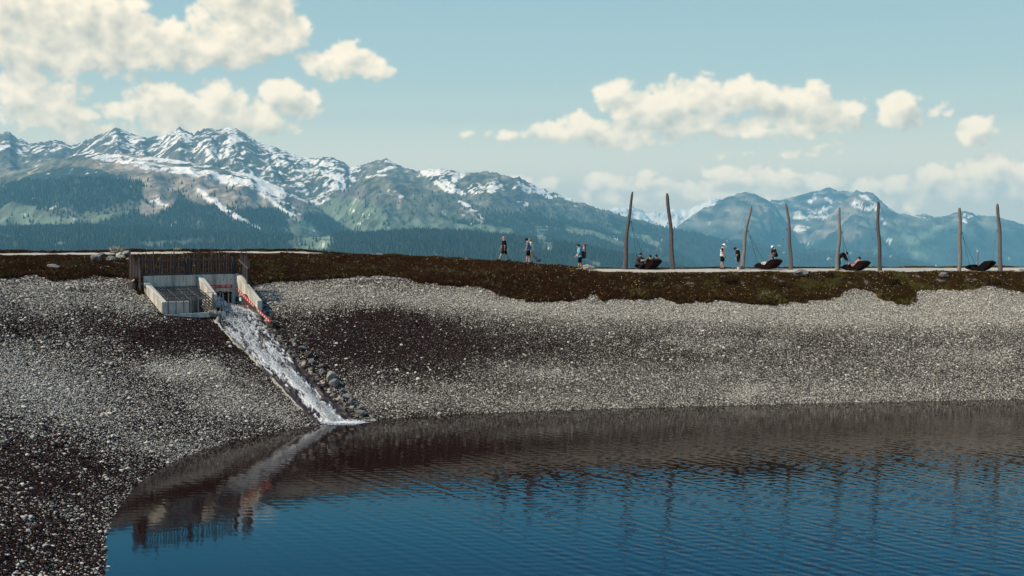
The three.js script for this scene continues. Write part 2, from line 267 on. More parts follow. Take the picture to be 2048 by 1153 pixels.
// ------------------------------------------------------------------ loose stones of the bank, turf and flowers
const inView = (x, z, margin = 1.12) => z < -26 && Math.abs(x / -z) < (1024 / FOCAL) * margin + 0.02;
function rockGeometry(seed, detail, squash, rough) {
  const g = mergeVertices(new THREE.IcosahedronGeometry(1, detail).deleteAttribute('uv').deleteAttribute('normal')), p = g.attributes.position, r = rng(seed), ox = r() * 50;
  const sx = 0.8 + 0.5 * r(), sz = 0.75 + 0.4 * r();
  for (let i = 0; i < p.count; i++) {
    const x = p.getX(i), y = p.getY(i), z = p.getZ(i), k = 1 + rough * fbm(x * 1.1 + ox, y * 1.1, z * 1.1, 2) * 1.6 + rough * 0.3 * (r() - 0.5);
    p.setXYZ(i, x * k * sx, y * k * squash, z * k * sz);
  }
  return g;
}
const flat = (g) => { const f = g.toNonIndexed(); f.computeVertexNormals(); return f; };
{
  const r = rng(11), kinds = [1, 2, 3, 4].map((k) => flat(rockGeometry(k * 7, 0, 0.62, 0.35))), lists = [[], [], [], []];
  let tries = 0, n = 0; const N = 430000;
  while (n < N && tries++ < 5e6) {
    const x = lerp(-30, 40, r()), z = lerp(-92, -24, r());
    if (!inView(x, z)) continue;
    const d = sdf(x, z); if (d < -0.5 || d > 19) continue;
    if (d > 14.4 && !(rimAt(x).l > 0.3)) continue;
    if (d > 9.3 && isTurf(x, z)) continue;
    const [a, b] = local(x, z); if (a > -0.1 && a < BAY.w + 0.45 && b > -0.3 && b < BAY.deep + 0.4) continue;
    if (x > -19 && x < -6 && z > -74 && z < -60 && insidePolygon(CHUTE, x, z)) continue;
    const t = pale(x, z), q = r(), right = sstep(-12, 2, x);
    let size = 0.021 + 0.030 * Math.pow(r(), 2.0); size *= lerp(0.9, 0.78, sstep(-14, 4, x)); if (q < 0.022) size *= 1.5 + 1.3 * r();
    const bright = clamp(t * 1.05 - 0.12 + (q < 0.03 ? 0.25 : 0)), u = r(); let c;
    if (u < bright) { const m = (0.30 + 0.27 * r()) * (1 + 0.12 * right); c = [m * 1.03, m * 0.925, m * 0.745]; }
    else if (u < bright + lerp(0.13, 0.30, right) + lerp(0.28, 0.62, right) * clamp(t)) { const m = (0.07 + 0.14 * r()) * (1 + 0.15 * right); c = [m * 1.03, m * 0.90, m * 0.74]; }
    else { const m = 0.010 + 0.024 * r(); c = [m * 1.4, m * 0.66, m * 0.52]; }
    lists[n % 4].push([x, ground(x, z) + size * 0.25, z, size, r() * 6.283, (r() - 0.5) * 0.9, (r() - 0.5) * 0.9, c]); n++;
  }
  const gravel = new THREE.Group(); gravel.name = 'gravel'; scene.add(gravel); tag(gravel, 'loose grey and cream stones covering the reservoir bank', 'gravel', null, 'stuff');
  const m4 = new THREE.Matrix4(), e = new THREE.Euler(), qt = new THREE.Quaternion(), col = new THREE.Color();
  lists.forEach((list, k) => {
    const im = new THREE.InstancedMesh(kinds[k], dull(), list.length); im.name = 'stone';
    list.forEach(([x, y, z, s, a, b, c, w], i) => { m4.compose(new THREE.Vector3(x, y, z), qt.setFromEuler(e.set(b, a, c)), new THREE.Vector3(s, s, s)); im.setMatrixAt(i, m4); im.setColorAt(i, col.setRGB(...w)); });
    im.userData.kind = 'stuff'; im.castShadow = im.receiveShadow = true; gravel.add(im);
  });
}
function tuftGeometry(seed, blades, spread, lean) {
  const r = rng(seed), pos = [];
  for (let i = 0; i < blades; i++) {
    const a = r() * 6.283, w = 0.05 + 0.05 * r(), ox = (r() - 0.5) * spread, oz = (r() - 0.5) * spread, h = 0.55 + 0.45 * r(), lx = Math.cos(a) * lean * h * (0.4 + r()), lz = Math.sin(a) * lean * h * (0.4 + r()), nx = -Math.sin(a + r()) * w, nz = Math.cos(a + r()) * w;
    pos.push(ox - nx, -0.1, oz - nz, ox + nx, -0.1, oz + nz, ox + lx * 0.4 + nx * 0.7, h * 0.6, oz + lz * 0.4 + nz * 0.7, ox - nx, -0.1, oz - nz, ox + lx * 0.4 + nx * 0.7, h * 0.6, oz + lz * 0.4 + nz * 0.7, ox + lx, h, oz + lz);
  }
  const g = new THREE.BufferGeometry(); g.setAttribute('position', new THREE.Float32BufferAttribute(pos, 3)); g.computeVertexNormals(); return g;
}
{
  const r = rng(23), kinds = [[1, 9, 0.9, 0.6], [2, 8, 1.1, 0.9], [3, 10, 0.7, 0.5]].map((a) => tuftGeometry(...a)), lists = [[], [], []], flowers = [];
  let n = 0, tries = 0; const green0 = (x) => x > 8;
  while (n < 110000 && tries++ < 4e6) {
    const x = lerp(-44, 46, r()), z = lerp(-104, -56, r());
    if (!inView(x, z, 1.15)) continue;
    const d = sdf(x, z), rim = rimAt(x); if (d < 9.3 || d > rim.d3 + 3) continue;
    if (d > rim.d2 - 0.15 + 0.3 * noise(x, z) && d < rim.d3 + 0.25) { if (rim.l > 0.4 || d > rim.d2 + 0.5 || r() < 0.7) continue; }
    let sparse = false;
    if (green0(x, z) && d > rim.d2 - 2.6 && noise(x * 1.9, z * 1.9, 12) > 0.34) continue;
    if (!isTurf(x, z)) { if (x > 26 && d > 11 && r() < 0.05 && noise(x * 1.2, z * 1.2, 2) > 0.25) sparse = true; else continue; }
    const [a, b] = local(x, z); if (a > -0.2 && a < BAY.w + 0.5 && b > -0.25 && b < BAY.deep + 0.4) continue;
    const green = sstep(0, 22, x + 8 * fbm(x * 0.2, z * 0.2, 7, 2)), clump = 1.3 * fbm(x * 0.42, z * 0.42, 3, 4), dry = r() < 0.05 + 0.09 * sstep(0.1, 0.5, clump);
    let c; const m = 0.6 + 0.8 * r();
    if (dry) c = [0.15 * m, 0.11 * m, 0.07 * m];
    else if (clump > 0.12 + 0.2 * r()) c = [lerp(0.066, 0.086, green) * m, lerp(0.040, 0.072, green) * m, lerp(0.011, 0.015, green) * m];
    else c = [lerp(0.055, 0.056, green) * m, lerp(0.024, 0.031, green) * m, 0.0085 * m];
    const near = d > rim.d2 - 3.5 ? 0.55 : 1, h = (0.10 + 0.16 * r() + 0.34 * Math.max(0, clump)) * near * (sparse ? 0.8 : 1);
    const y = ground(x, z); lists[n % 3].push([x, y, z, h * 1.25, h, r() * 6.283, c]); n++;
    if (r() < (0.012 + 0.03 * sstep(0.0, 0.35, noise(x * 0.33, z * 0.33, 5))) * (x > 0 ? 1.3 : 0.35)) flowers.push([x + r() * 0.1, y + h * 0.8, z + r() * 0.1, 0.018 + 0.022 * r(), r() < 0.75]);
  }
  const turf = new THREE.Group(); turf.name = 'turf'; scene.add(turf); tag(turf, 'dark brown and olive turf on the rim above the gravel', 'grass', null, 'stuff');
  const m4 = new THREE.Matrix4(), e = new THREE.Euler(), qt = new THREE.Quaternion(), col = new THREE.Color();
  lists.forEach((list, k) => {
    const im = new THREE.InstancedMesh(kinds[k], dull(), list.length); im.name = 'tuft';
    list.forEach(([x, y, z, s, h, a, w], i) => { m4.compose(new THREE.Vector3(x, y, z), qt.setFromEuler(e.set(0, a, 0)), new THREE.Vector3(s, h, s)); im.setMatrixAt(i, m4); im.setColorAt(i, col.setRGB(...w)); });
    im.userData.kind = 'stuff'; turf.add(im);
  });
  const fl = new THREE.InstancedMesh(flat(new THREE.IcosahedronGeometry(1, 0)), std(1, 1, 1, 0.8), flowers.length); fl.name = 'flowers';
  flowers.forEach(([x, y, z, s, yellow], i) => { m4.compose(new THREE.Vector3(x, y, z), qt.identity(), new THREE.Vector3(s, s * 0.6, s)); fl.setMatrixAt(i, m4); fl.setColorAt(i, yellow ? col.setRGB(0.55, 0.42, 0.10) : col.setRGB(0.6, 0.55, 0.45)); });
  scene.add(fl); tag(fl, 'tiny yellow and white flowers dotted over the turf', 'flowers', null, 'stuff');
}

// ------------------------------------------------------------------ water of the reservoir
{
  const pos = [], idx = [], rows = 700, cols = 620;
  const waves = []; const r = rng(5);
  for (let i = 0; i < 12; i++) { const a = i % 3 ? -0.62 + (r() - 0.5) * 0.5 : 1.57 + (r() - 0.5) * 0.7, L = 0.18 + 0.44 * Math.pow(r(), 2.0); waves.push([Math.cos(a) * 6.283 / L, Math.sin(a) * 6.283 / L, r() * 6.283, (i % 3 ? 0.0058 : 0.0036) * L, 0.08 + 0.08 * r()]); }
  const height = (x, z) => {
    const d = -sdf(x, z), wind = sstep(-0.55, 0.5, fbm(x * 0.045, z * 0.09, 1.1, 3) + clamp((x + 8) / 40, -0.3, 0.25)), calm = (lerp(0.18, 1, wind) + 0.55 * fbm(x * 0.16, z * 0.3, 4.2, 3)) * (0.24 + 0.76 * sstep(2, 20, d));
    let h = 0; waves.forEach(([kx, kz, ph, am], i) => { h += am * (0.45 + 0.9 * Math.max(0, noise(x * 0.35 + i * 9, z * 0.5, i))) * Math.sin(kx * x + kz * z + ph + 2.2 * noise(x * 0.25, z * 0.25, i + 20)); });
    return h * Math.max(0.06, calm) * 1.2;
  };
  for (let j = 0; j <= rows; j++) {
    const z = -27 - 46 * Math.pow(j / rows, 1.15);
    for (let i = 0; i <= cols; i++) {
      const x = lerp(-17, 44, i / cols); pos.push(x, height(x, z), z);
      if (i && j) { const a = j * (cols + 1) + i, b = a - 1, c = a - cols - 1, e = c - 1; idx.push(a, e, c, a, b, e); }
    }
  }
  const near = new THREE.BufferGeometry(); near.setAttribute('position', new THREE.Float32BufferAttribute(pos, 3)); near.setIndex(idx); near.computeVertexNormals();
  if (near.attributes.normal.getY(1000) < 0) { near.setIndex(idx.reverse()); near.computeVertexNormals(); }
  const far = []; const q = (x0, z0, x1, z1) => { const g = new THREE.PlaneGeometry(x1 - x0, z1 - z0).rotateX(-Math.PI / 2).translate((x0 + x1) / 2, 0, (z0 + z1) / 2); g.deleteAttribute('uv'); far.push(g); };
  q(44, -73, 90, -10); q(-17, -27, 44, -10);
  const g = mergeGeometries([near, ...far]); const P = g.attributes.position, uv = []; for (let i = 0; i < P.count; i++) uv.push(P.getX(i) / 3.1, P.getZ(i) / 3.1); g.setAttribute('uv', new THREE.Float32BufferAttribute(uv, 2));
  const water = new THREE.MeshPhysicalMaterial({ color: rgb(0.009, 0.0025, 0.0015), roughness: 0.05, specularIntensity: 0.42, ior: 1.333 });
  tag(mesh('water', g, water), 'dark blue rippled water of the reservoir', null, null, 'structure');
}

// ------------------------------------------------------------------ mountains
// every crest: [bearing, elevation] pairs in units of 1/2400 rad (x from the picture's middle + 1024, 470 - y), its distance and the fall in front of and behind it
const smax = (a, b, k) => { const h = clamp(0.5 + 0.5 * (b - a) / k); return lerp(a, b, h) + k * h * (1 - h); };
function terrain(crests, rough) {
  const lines = crests.map((c) => ({ ...c, y: curve1(c.pts), far: typeof c.dist === 'number' ? () => c.dist : curve1(c.dist) }));
  return (b, D) => {
    let h = -1e9; const X = (b - 1024) / FOCAL * D;
    for (const c of lines) {
      const Dc = c.far(b), e = Dc - D, jag = (c.jag ?? 14) * (0.6 * noise(b * 0.06, Dc * 0.001, c.seed) + noise(b * 0.17, 1.1, c.seed) * 0.55 + noise(b * 0.4, 4.1, c.seed) * 0.3);
      const away = Math.abs(e), top = EYE.y + Dc * (470 - c.y(b)) / FOCAL + jag * Math.exp(-away / 160);
      const spur = rough * sstep(0, 1300, away) * (ridged(X / 950 + 0.22 * D / 950, D / 2300, c.seed, 4) - 0.35) + 0.42 * rough * sstep(0, 350, away) * (ridged(X / 300 + D / 700, D / 420 - X / 900, c.seed + 4, 4) - 0.3);
      const v = top + (e > 0 ? -c.front * e * (0.86 + 0.14 * Math.min(1, e / 2500)) : c.back * e) + spur;
      h = h < -1e8 ? v : smax(h, v, 25);
    }
    return Math.max(h, -620 + 60 * noise(X / 700, D / 700, 3));
  };
}
const worldAt = (b, D, y) => new THREE.Vector3((b - 1024) / FOCAL * D, y, -D);
function ontoTerrain(f, [b, y], D0, D1, step) {           // the place on a slope that lies at this bearing and elevation
  for (let D = D0; D < D1; D += step) { const h = EYE.y + D * (470 - y) / FOCAL; if (f(b, D) > h) return worldAt(b, D, f(b, D)); }
  return null;
}
const strokesOn = (f, list, D0, D1, step = 40) => list.map(([kind, width, amount, ...pts]) => {
  const dense = []; for (let i = 1; i < pts.length; i++) for (let k = 0; k < 4; k++) dense.push([lerp(pts[i - 1][0], pts[i][0], k / 4), lerp(pts[i - 1][1], pts[i][1], k / 4)]); dense.push(pts[pts.length - 1]);
  const w = dense.map((p) => ontoTerrain(f, p, D0, D1, step)).filter(Boolean); if (!w.length) return null;
  const size = width * -w[0].z / FOCAL;
  return { kind, amount, w, size, box: new THREE.Box3().setFromPoints(w).expandByScalar(size * 2.2) };
}).filter(Boolean);
function brush(strokes, p, out, wob) {                     // how much of each ground cover the strokes lay on a point
  for (const s of strokes) {
    const b = s.box; if (p.x < b.min.x || p.x > b.max.x || p.y < b.min.y - 60 || p.y > b.max.y + 60) continue;
    let best = 1e9;
    for (let i = 0; i < Math.max(1, s.w.length - 1); i++) {
      const a = s.w[i], c = s.w[Math.min(i + 1, s.w.length - 1)], ex = c.x - a.x, ey = c.y - a.y, l = ex * ex + ey * ey, t = l ? clamp(((p.x - a.x) * ex + (p.y - a.y) * ey) / l) : 0;
      const dx = p.x - a.x - ex * t, dy = (p.y - a.y - ey * t) * 1.15, dz = (p.z - lerp(a.z, c.z, t)) * 0.18; best = Math.min(best, dx * dx + dy * dy + dz * dz);
    }
    const q = Math.sqrt(best) / s.size + wob; if (q < 1.6) out[s.kind] = Math.max(out[s.kind] ?? 0, s.amount * (1 - sstep(0.55, 1.35, q)));
  }
  return out;
}
function slab(name, label, f, b0, b1, cols, distances, colour) {
  const rows = distances.length - 1, pos = [], col = [], idx = [];
  for (let j = 0; j <= rows; j++) for (let i = 0; i <= cols; i++) { const b = lerp(b0, b1, i / cols), D = distances[j], p = worldAt(b, D, f(b, D)); pos.push(p.x, p.y, p.z); if (i && j) { const a = j * (cols + 1) + i, d = a - 1, c = a - cols - 1, e = c - 1; idx.push(e, c, a, e, a, d); } }
  const g = new THREE.BufferGeometry(); g.setAttribute('position', new THREE.Float32BufferAttribute(pos, 3)); g.setIndex(idx); g.computeVertexNormals();
  const N = g.attributes.normal, P = new THREE.Vector3(), n = new THREE.Vector3();
  for (let k = 0; k < N.count; k++) { P.set(pos[k * 3], pos[k * 3 + 1], pos[k * 3 + 2]); n.fromBufferAttribute(N, k); if (n.y < 0) n.negate(); col.push(...colour(P, n)); }
  g.setAttribute('color', new THREE.Float32BufferAttribute(col, 3));
  return tag(mesh(name, g, new THREE.MeshStandardMaterial({ vertexColors: true, roughness: 0.95 })), label, null, null, 'structure');
}
const span = (a, b, n, p = 1) => Array.from({ length: n + 1 }, (_, i) => lerp(a, b, Math.pow(i / n, p)));
const mixc = (a, b, t) => [lerp(a[0], b[0], t), lerp(a[1], b[1], t), lerp(a[2], b[2], t)];
const WOOD = [0.015, 0.027, 0.021], SCRUB = [0.072, 0.078, 0.045], HEATH = [0.235, 0.18, 0.11], ROCK = [0.105, 0.09, 0.08], SNOW = [0.90, 0.80, 0.66], MEADOW = [0.12, 0.145, 0.08], EARTH = [0.30, 0.225, 0.155];

// the massif on the left
const massif = terrain([
  { seed: 1, front: 0.36, back: 0.5, jag: 26, dist: [[-400, 10500], [700, 10300], [1000, 10000], [1250, 10500], [1500, 11000], [2100, 11000]],
    pts: [[-400, 285], [-100, 290], [0, 268], [22, 266], [36, 276], [60, 287], [90, 283], [125, 283], [145, 292], [160, 288], [185, 278], [205, 270], [225, 261], [237, 256], [250, 261], [262, 268], [285, 272], [300, 276], [330, 272], [345, 264], [362, 257], [376, 262], [390, 268], [404, 264], [412, 258], [425, 257], [440, 262], [452, 256], [463, 256], [478, 260], [490, 265], [505, 275], [520, 285], [560, 300], [600, 313], [622, 318], [648, 315], [672, 318], [690, 326], [700, 334], [715, 334], [740, 325], [760, 321], [772, 319], [790, 327], [810, 336], [838, 343], [860, 339], [885, 338], [905, 342], [922, 347], [950, 345], [975, 343], [1000, 349], [1015, 353], [1035, 355], [1060, 366], [1090, 380], [1120, 390], [1150, 401], [1200, 418], [1250, 433], [1300, 446], [1345, 459], [1400, 468], [1450, 476], [1500, 483], [1580, 495], [1650, 500], [1720, 502], [1800, 513], [1850, 525], [1950, 543], [2100, 556]] },
  { seed: 2, front: 0.30, back: 0.32, jag: 10, dist: 7900, pts: [[-400, 372], [-100, 362], [0, 350], [60, 334], [110, 321], [160, 311], [200, 307], [240, 308], [300, 313], [400, 328], [500, 350], [560, 372], [600, 394], [650, 424], [700, 466], [780, 540]] },
  { seed: 3, front: 0.33, back: 0.42, jag: 10, dist: [[560, 8900], [1250, 8300]], pts: [[540, 560], [640, 425], [690, 382], [725, 356], [755, 346], [775, 349], [800, 358], [845, 374], [900, 396], [960, 412], [1050, 432], [1150, 452], [1250, 478], [1350, 505], [1450, 560]] },
  { seed: 4, front: 0.20, back: 0.2, jag: 8, dist: 5600, pts: [[-400, 470], [-100, 462], [0, 458], [150, 454], [300, 461], [450, 468], [600, 476], [700, 470], [850, 463], [1000, 472], [1150, 492], [1300, 522], [1450, 560]] },
], 150);
const massifStrokes = strokesOn(massif, [
  ['snow', 15, 0.8, [190, 311], [250, 322], [330, 338], [420, 352], [500, 372], [560, 392]], ['snow', 12, 0.8, [300, 318], [380, 327], [450, 338], [520, 362], [580, 392]], ['snow', 6, 0.8, [420, 352], [500, 378], [560, 402], [600, 430]], ['snow', 5, 1, [398, 385], [430, 408], [475, 437]], ['snow', 4.5, 1, [500, 380], [540, 402], [585, 435]], ['snow', 5, 0.8, [560, 384], [600, 400], [640, 410], [655, 398]], ['snow', 3, 1, [478, 438], [520, 462]],
  ['snow', 80, 0.52, [200, 285], [300, 290], [420, 285], [500, 300], [580, 330], [650, 345]], ['snow', 36, 0.62, [330, 278], [370, 270], [440, 300]], ['snow', 40, 0.6, [500, 290], [600, 335], [690, 350]], ['snow', 16, 0.78, [640, 345], [680, 358], [700, 355]], ['snow', 15, 0.85, [655, 370], [690, 375]], ['snow', 30, 0.5, [60, 292], [130, 288], [180, 284]], ['snow', 14, 0.55, [0, 300], [60, 306], [110, 300]],
  ['snow', 5, 0.95, [758, 345], [800, 332], [775, 325]], ['snow', 6, 0.78, [845, 345], [872, 365], [905, 390]], ['snow', 7, 0.9, [868, 344], [900, 372], [925, 392]], ['snow', 5, 0.9, [920, 405], [945, 420], [965, 440]], ['snow', 16, 0.6, [860, 345], [915, 352], [905, 362]], ['snow', 20, 0.62, [950, 380], [1040, 375], [1100, 388]], ['snow', 9, 0.75, [1040, 368], [1075, 378], [1100, 388]], ['snow', 8, 0.85, [1120, 392], [1150, 402]], ['snow', 7, 0.9, [1040, 402], [1052, 410]], ['snow', 5, 0.8, [955, 372], [985, 388]], ['snow', 5, 0.72, [735, 355], [770, 352]], ['snow', 6, 0.6, [310, 400], [318, 410]], ['snow', 3, 0.8, [305, 405], [335, 412]], ['snow', 3, 0.7, [705, 425], [725, 432]], ['snow', 3, 0.7, [680, 420], [710, 425]],['snow', 2.5, 0.8, [715, 450], [735, 442]],
  ['earth', 22, 0.9, [300, 352], [320, 372], [318, 420]], ['earth', 34, 0.9, [230, 318], [300, 345], [400, 372], [500, 400]], ['earth', 7, 0.9, [395, 384], [440, 415], [490, 450]], ['earth', 10, 0.8, [600, 400], [590, 450], [600, 470]], ['earth', 4, 0.7, [700, 395], [740, 415], [790, 430]], ['earth', 4, 0.9, [800, 395], [797, 425]], ['earth', 5, 0.7, [920, 415], [965, 445]],
  ['meadow', 30, 1, [640, 420], [700, 425], [780, 440]], ['meadow', 26, 0.95, [600, 465], [640, 490], [620, 500]], ['meadow', 22, 0.9, [700, 440], [760, 455], [870, 455]], ['meadow', 9, 0.9, [870, 452], [960, 460], [1020, 468]], ['meadow', 12, 1, [0, 444], [60, 447], [140, 448]], ['meadow', 9, 0.9, [190, 442], [240, 432]], ['meadow', 8, 0.8, [280, 492], [420, 486]], ['meadow', 12, 0.8, [0, 420], [60, 425]], ['meadow', 10, 0.9, [1140, 460], [1190, 470], [1240, 488]], ['meadow', 12, 0.75, [1080, 470], [1095, 500]], ['meadow', 7, 0.8, [60, 498], [170, 497]], ['meadow', 6, 0.7, [1140, 518], [1200, 532]], ['meadow', 9, 0.8, [1290, 480], [1320, 500]], ['meadow', 6, 0.7, [1220, 462], [1300, 480]],
  ['wood', 34, 1, [330, 400], [360, 440], [400, 470]], ['wood', 40, 1, [450, 420], [520, 455], [560, 470]], ['wood', 26, 1, [640, 440], [670, 470], [650, 490]], ['wood', 22, 1, [730, 472], [700, 490]], ['wood', 30, 1, [800, 458], [880, 475], [800, 495]], ['wood', 60, 0.95, [40, 380], [150, 370], [240, 375]], ['wood', 44, 1, [0, 480], [150, 475], [300, 480], [460, 490], [600, 500]], ['wood', 46, 1, [900, 490], [1050, 500], [1200, 515]], ['wood', 22, 0.9, [480, 400], [560, 440]],
], 4300, 11000);
function coverOfMassif(p, n) {
  const out = {}, X = p.x, Y = p.y, Z = p.z;
  const q = X + 0.45 * Z, fine = fbm(X / 95 + 0.6 * noise(Z / 170, X / 170), Z / 220, 1.7, 5, 0.72), streak = fbm(q / 42, Z / 300 - X / 900, 6.1, 5, 0.68);
  brush(massifStrokes, p, out, 0.45 * fine + 0.35 * streak);
  const wild = 1.5 * fine + 1.35 * streak;
  let snow = Math.max(out.snow ?? 0, 0.24 * sstep(430, 800, Y + 120 * fine)) + wild * 0.95 - 0.35 * sstep(0.86, 0.6, n.y);
  if (out.snow > 0.8) snow = Math.max(snow, out.snow - 0.34 + wild * 0.85);
  const wood = clamp(Math.max(out.wood ?? 0, sstep(260, -40, Y + 260 * fbm(X / 500, Z / 500, 2, 3)) * 0.9) - 1.1 * Math.max(out.meadow ?? 0, out.earth ?? 0, (out.snow ?? 0) > 0.9 ? 1 : 0) + 0.5 * fine);
  return { ...out, snow, wood, fine, streak };
}
slab('mountain', 'long snow streaked mountain ridge with ski runs and forest', massif, -320, 2150, 980, [...span(3600, 5600, 40), ...span(5630, 7900, 110), ...span(7915, 9200, 70), ...span(9215, 10600, 90), ...span(10650, 11400, 24), ...span(11450, 12800, 12)], (p, n) => {
  const c = coverOfMassif(p, n);
  let base = mixc(SCRUB, HEATH, sstep(-0.25, 0.3, c.fine + 0.25 * c.streak) * sstep(120, 420, p.y) * 0.75);
  base = mixc(base, ROCK, clamp(sstep(0.90, 0.72, n.y) + sstep(420, 800, p.y) * 0.6) * 0.85);
  base = mixc(base, EARTH, clamp((c.earth ?? 0) * 1.1 + 0.4 * c.fine) * (c.earth ? 1 : 0));
  base = mixc(base, MEADOW, clamp((c.meadow ?? 0) * 1.3 + 0.5 * c.fine) * (c.meadow ? 1 : 0));
  base = mixc(base, WOOD, sstep(0.35, 0.6, c.wood));
  base = base.map((v) => v * clamp(1 + 1.9 * c.fine + 1.6 * c.streak, 0.25, 2.4));
  return mixc(base, SNOW, sstep(0.585, 0.68, c.snow));
});

// the blue peaks behind the swings
const peaks = terrain([
  { seed: 11, front: 0.36, back: 0.5, jag: 24, dist: 16000, pts: [[1200, 600], [1290, 500], [1340, 467], [1365, 445], [1400, 420], [1440, 400], [1470, 389], [1487, 385], [1505, 387], [1520, 393], [1538, 403], [1556, 420], [1590, 470], [1640, 560]] },
  { seed: 12, front: 0.42, back: 0.5, jag: 42, dist: 18600, pts: [[1400, 520], [1500, 430], [1530, 406], [1545, 400], [1562, 399], [1590, 393], [1610, 387], [1632, 381], [1645, 377], [1653, 375], [1664, 378], [1680, 382], [1695, 383], [1706, 385], [1740, 400], [1800, 440], [1822, 434], [1838, 428], [1850, 427], [1862, 433], [1900, 450], [2100, 500]] },
  { seed: 13, front: 0.34, back: 0.5, jag: 26, dist: 16200, pts: [[1560, 540], [1600, 490], [1640, 452], [1665, 425], [1690, 399], [1703, 387], [1712, 380], [1720, 385], [1732, 383], [1742, 385], [1755, 396], [1772, 411], [1790, 425], [1805, 428], [1830, 433], [1865, 436], [1895, 430], [1915, 424], [1930, 422], [1945, 425], [1958, 431], [1985, 432], [2010, 438], [2050, 450], [2150, 470], [2400, 520]] },
], 300);
const peakStrokes = strokesOn(peaks, [
  ['snow', 14, 0.62, [1560, 415], [1600, 425], [1650, 428]], ['snow', 8, 0.85, [1645, 418], [1660, 412], [1655, 400]], ['snow', 4, 0.8, [1618, 408], [1630, 395]], ['snow', 12, 0.75, [1600, 440], [1640, 428]], ['snow', 7, 1, [1595, 460], [1610, 458]], ['snow', 11, 0.95, [1712, 412], [1735, 420]], ['snow', 5, 0.9, [1722, 394], [1740, 402]], ['snow', 5, 0.9, [1760, 400], [1785, 422]], ['snow', 5, 0.7, [1745, 408], [1755, 425]], ['snow', 5, 0.9, [1762, 448], [1768, 450]], ['snow', 4, 0.9, [1774, 484], [1780, 488]], ['snow', 5, 0.8, [1895, 426], [1912, 424]], ['snow', 5, 0.8, [1930, 434], [1950, 430]], ['snow', 4, 0.95, [1928, 445], [1930, 447]], ['snow', 3, 0.7, [1825, 432], [1850, 436]], ['snow', 6, 0.55, [1390, 425], [1440, 402], [1470, 390]],
  ['earth', 22, 0.8, [1700, 400], [1670, 430], [1640, 465]], ['earth', 12, 0.7, [1545, 460], [1530, 440]], ['earth', 20, 0.6, [1580, 450], [1600, 480]], ['earth', 3, 0.7, [1890, 430], [1875, 462]], ['earth', 9, 0.6, [1690, 480], [1715, 475]], ['earth', 14, 0.5, [1480, 400], [1510, 405]],
  ['meadow', 14, 0.9, [1770, 480], [1840, 480], [1900, 485]], ['meadow', 5, 0.8, [1870, 462], [1920, 452]], ['meadow', 6, 0.9, [1925, 462], [1955, 478], [1900, 484]], ['meadow', 14, 0.7, [1830, 510], [1880, 512]], ['meadow', 10, 0.6, [1730, 510], [1800, 500]],
  ['wood', 16, 1, [1890, 475], [1925, 470]], ['wood', 24, 1, [1880, 498], [1960, 505]],
], 11800, 19200, 50);
slab('mountain', 'hazy blue group of peaks with a few snow patches', peaks, 1180, 2420, 420, [...span(11500, 16000, 120), ...span(16030, 18750, 100), ...span(18850, 19800, 12)], (p, n) => {
  const out = {}, fine = fbm(p.x / 190, p.y / 110, p.z / 600, 4), streak = fbm(p.x / 120 + p.y / 90, p.y / 60, p.z / 700, 3); brush(peakStrokes, p, out, 0.4 * fine);
  let base = mixc(SCRUB, HEATH, sstep(-0.2, 0.3, fine + 0.3 * streak) * sstep(0, 350, p.y) * 0.7);
  base = mixc(base, ROCK, sstep(0.88, 0.70, n.y) * 0.7);
  base = mixc(WOOD, base, sstep(-60, 160, p.y + 220 * fbm(p.x / 900, p.z / 900, 4, 3)));
  base = mixc(base, EARTH, clamp((out.earth ?? 0) + 0.5 * fine) * (out.earth ? 0.8 : 0)); base = mixc(base, MEADOW, clamp((out.meadow ?? 0) + 0.4 * fine) * (out.meadow ? 0.9 : 0));
  if (out.wood) base = mixc(base, WOOD, clamp(out.wood + 0.4 * fine));
  base = base.map((v) => v * clamp(1 + 2.2 * fine + 1.9 * streak, 0.2, 2.6));
  const snow = Math.max(out.snow ?? 0, 0.16 * sstep(250, 600, p.y)) + 1.1 * (fine + 0.9 * streak);
  return mixc(base, SNOW, sstep(0.72, 0.82, snow));
});
// the far snow range
slab('mountain', 'faint far snow covered range between the two mountain groups', terrain([{ seed: 21, front: 0.34, back: 0.5, jag: 90, dist: 22500, pts: [[900, 470], [1150, 425], [1230, 418], [1262, 414], [1290, 428], [1315, 430], [1345, 422], [1375, 420], [1400, 412], [1430, 400], [1480, 410], [1600, 430], [1800, 460]] }], 500), 1000, 1700, 240, [...span(19500, 22500, 60), ...span(22700, 23800, 6)], (p, n) => {
  const f = fbm(p.x / 420, p.y / 180, p.z / 900, 4); return mixc([0.26, 0.24, 0.22], SNOW, sstep(-0.28, 0.02, f + 0.25 * sstep(200, 700, p.y)));
});
// the valley floor that carries the mountains
tag(mesh('valley', new THREE.PlaneGeometry(30000, 24000, 8, 8).rotateX(-Math.PI / 2).translate(2000, -640, -12100), std(0.05, 0.075, 0.04, 0.95)), 'green valley far below the reservoir', null, null, 'structure');

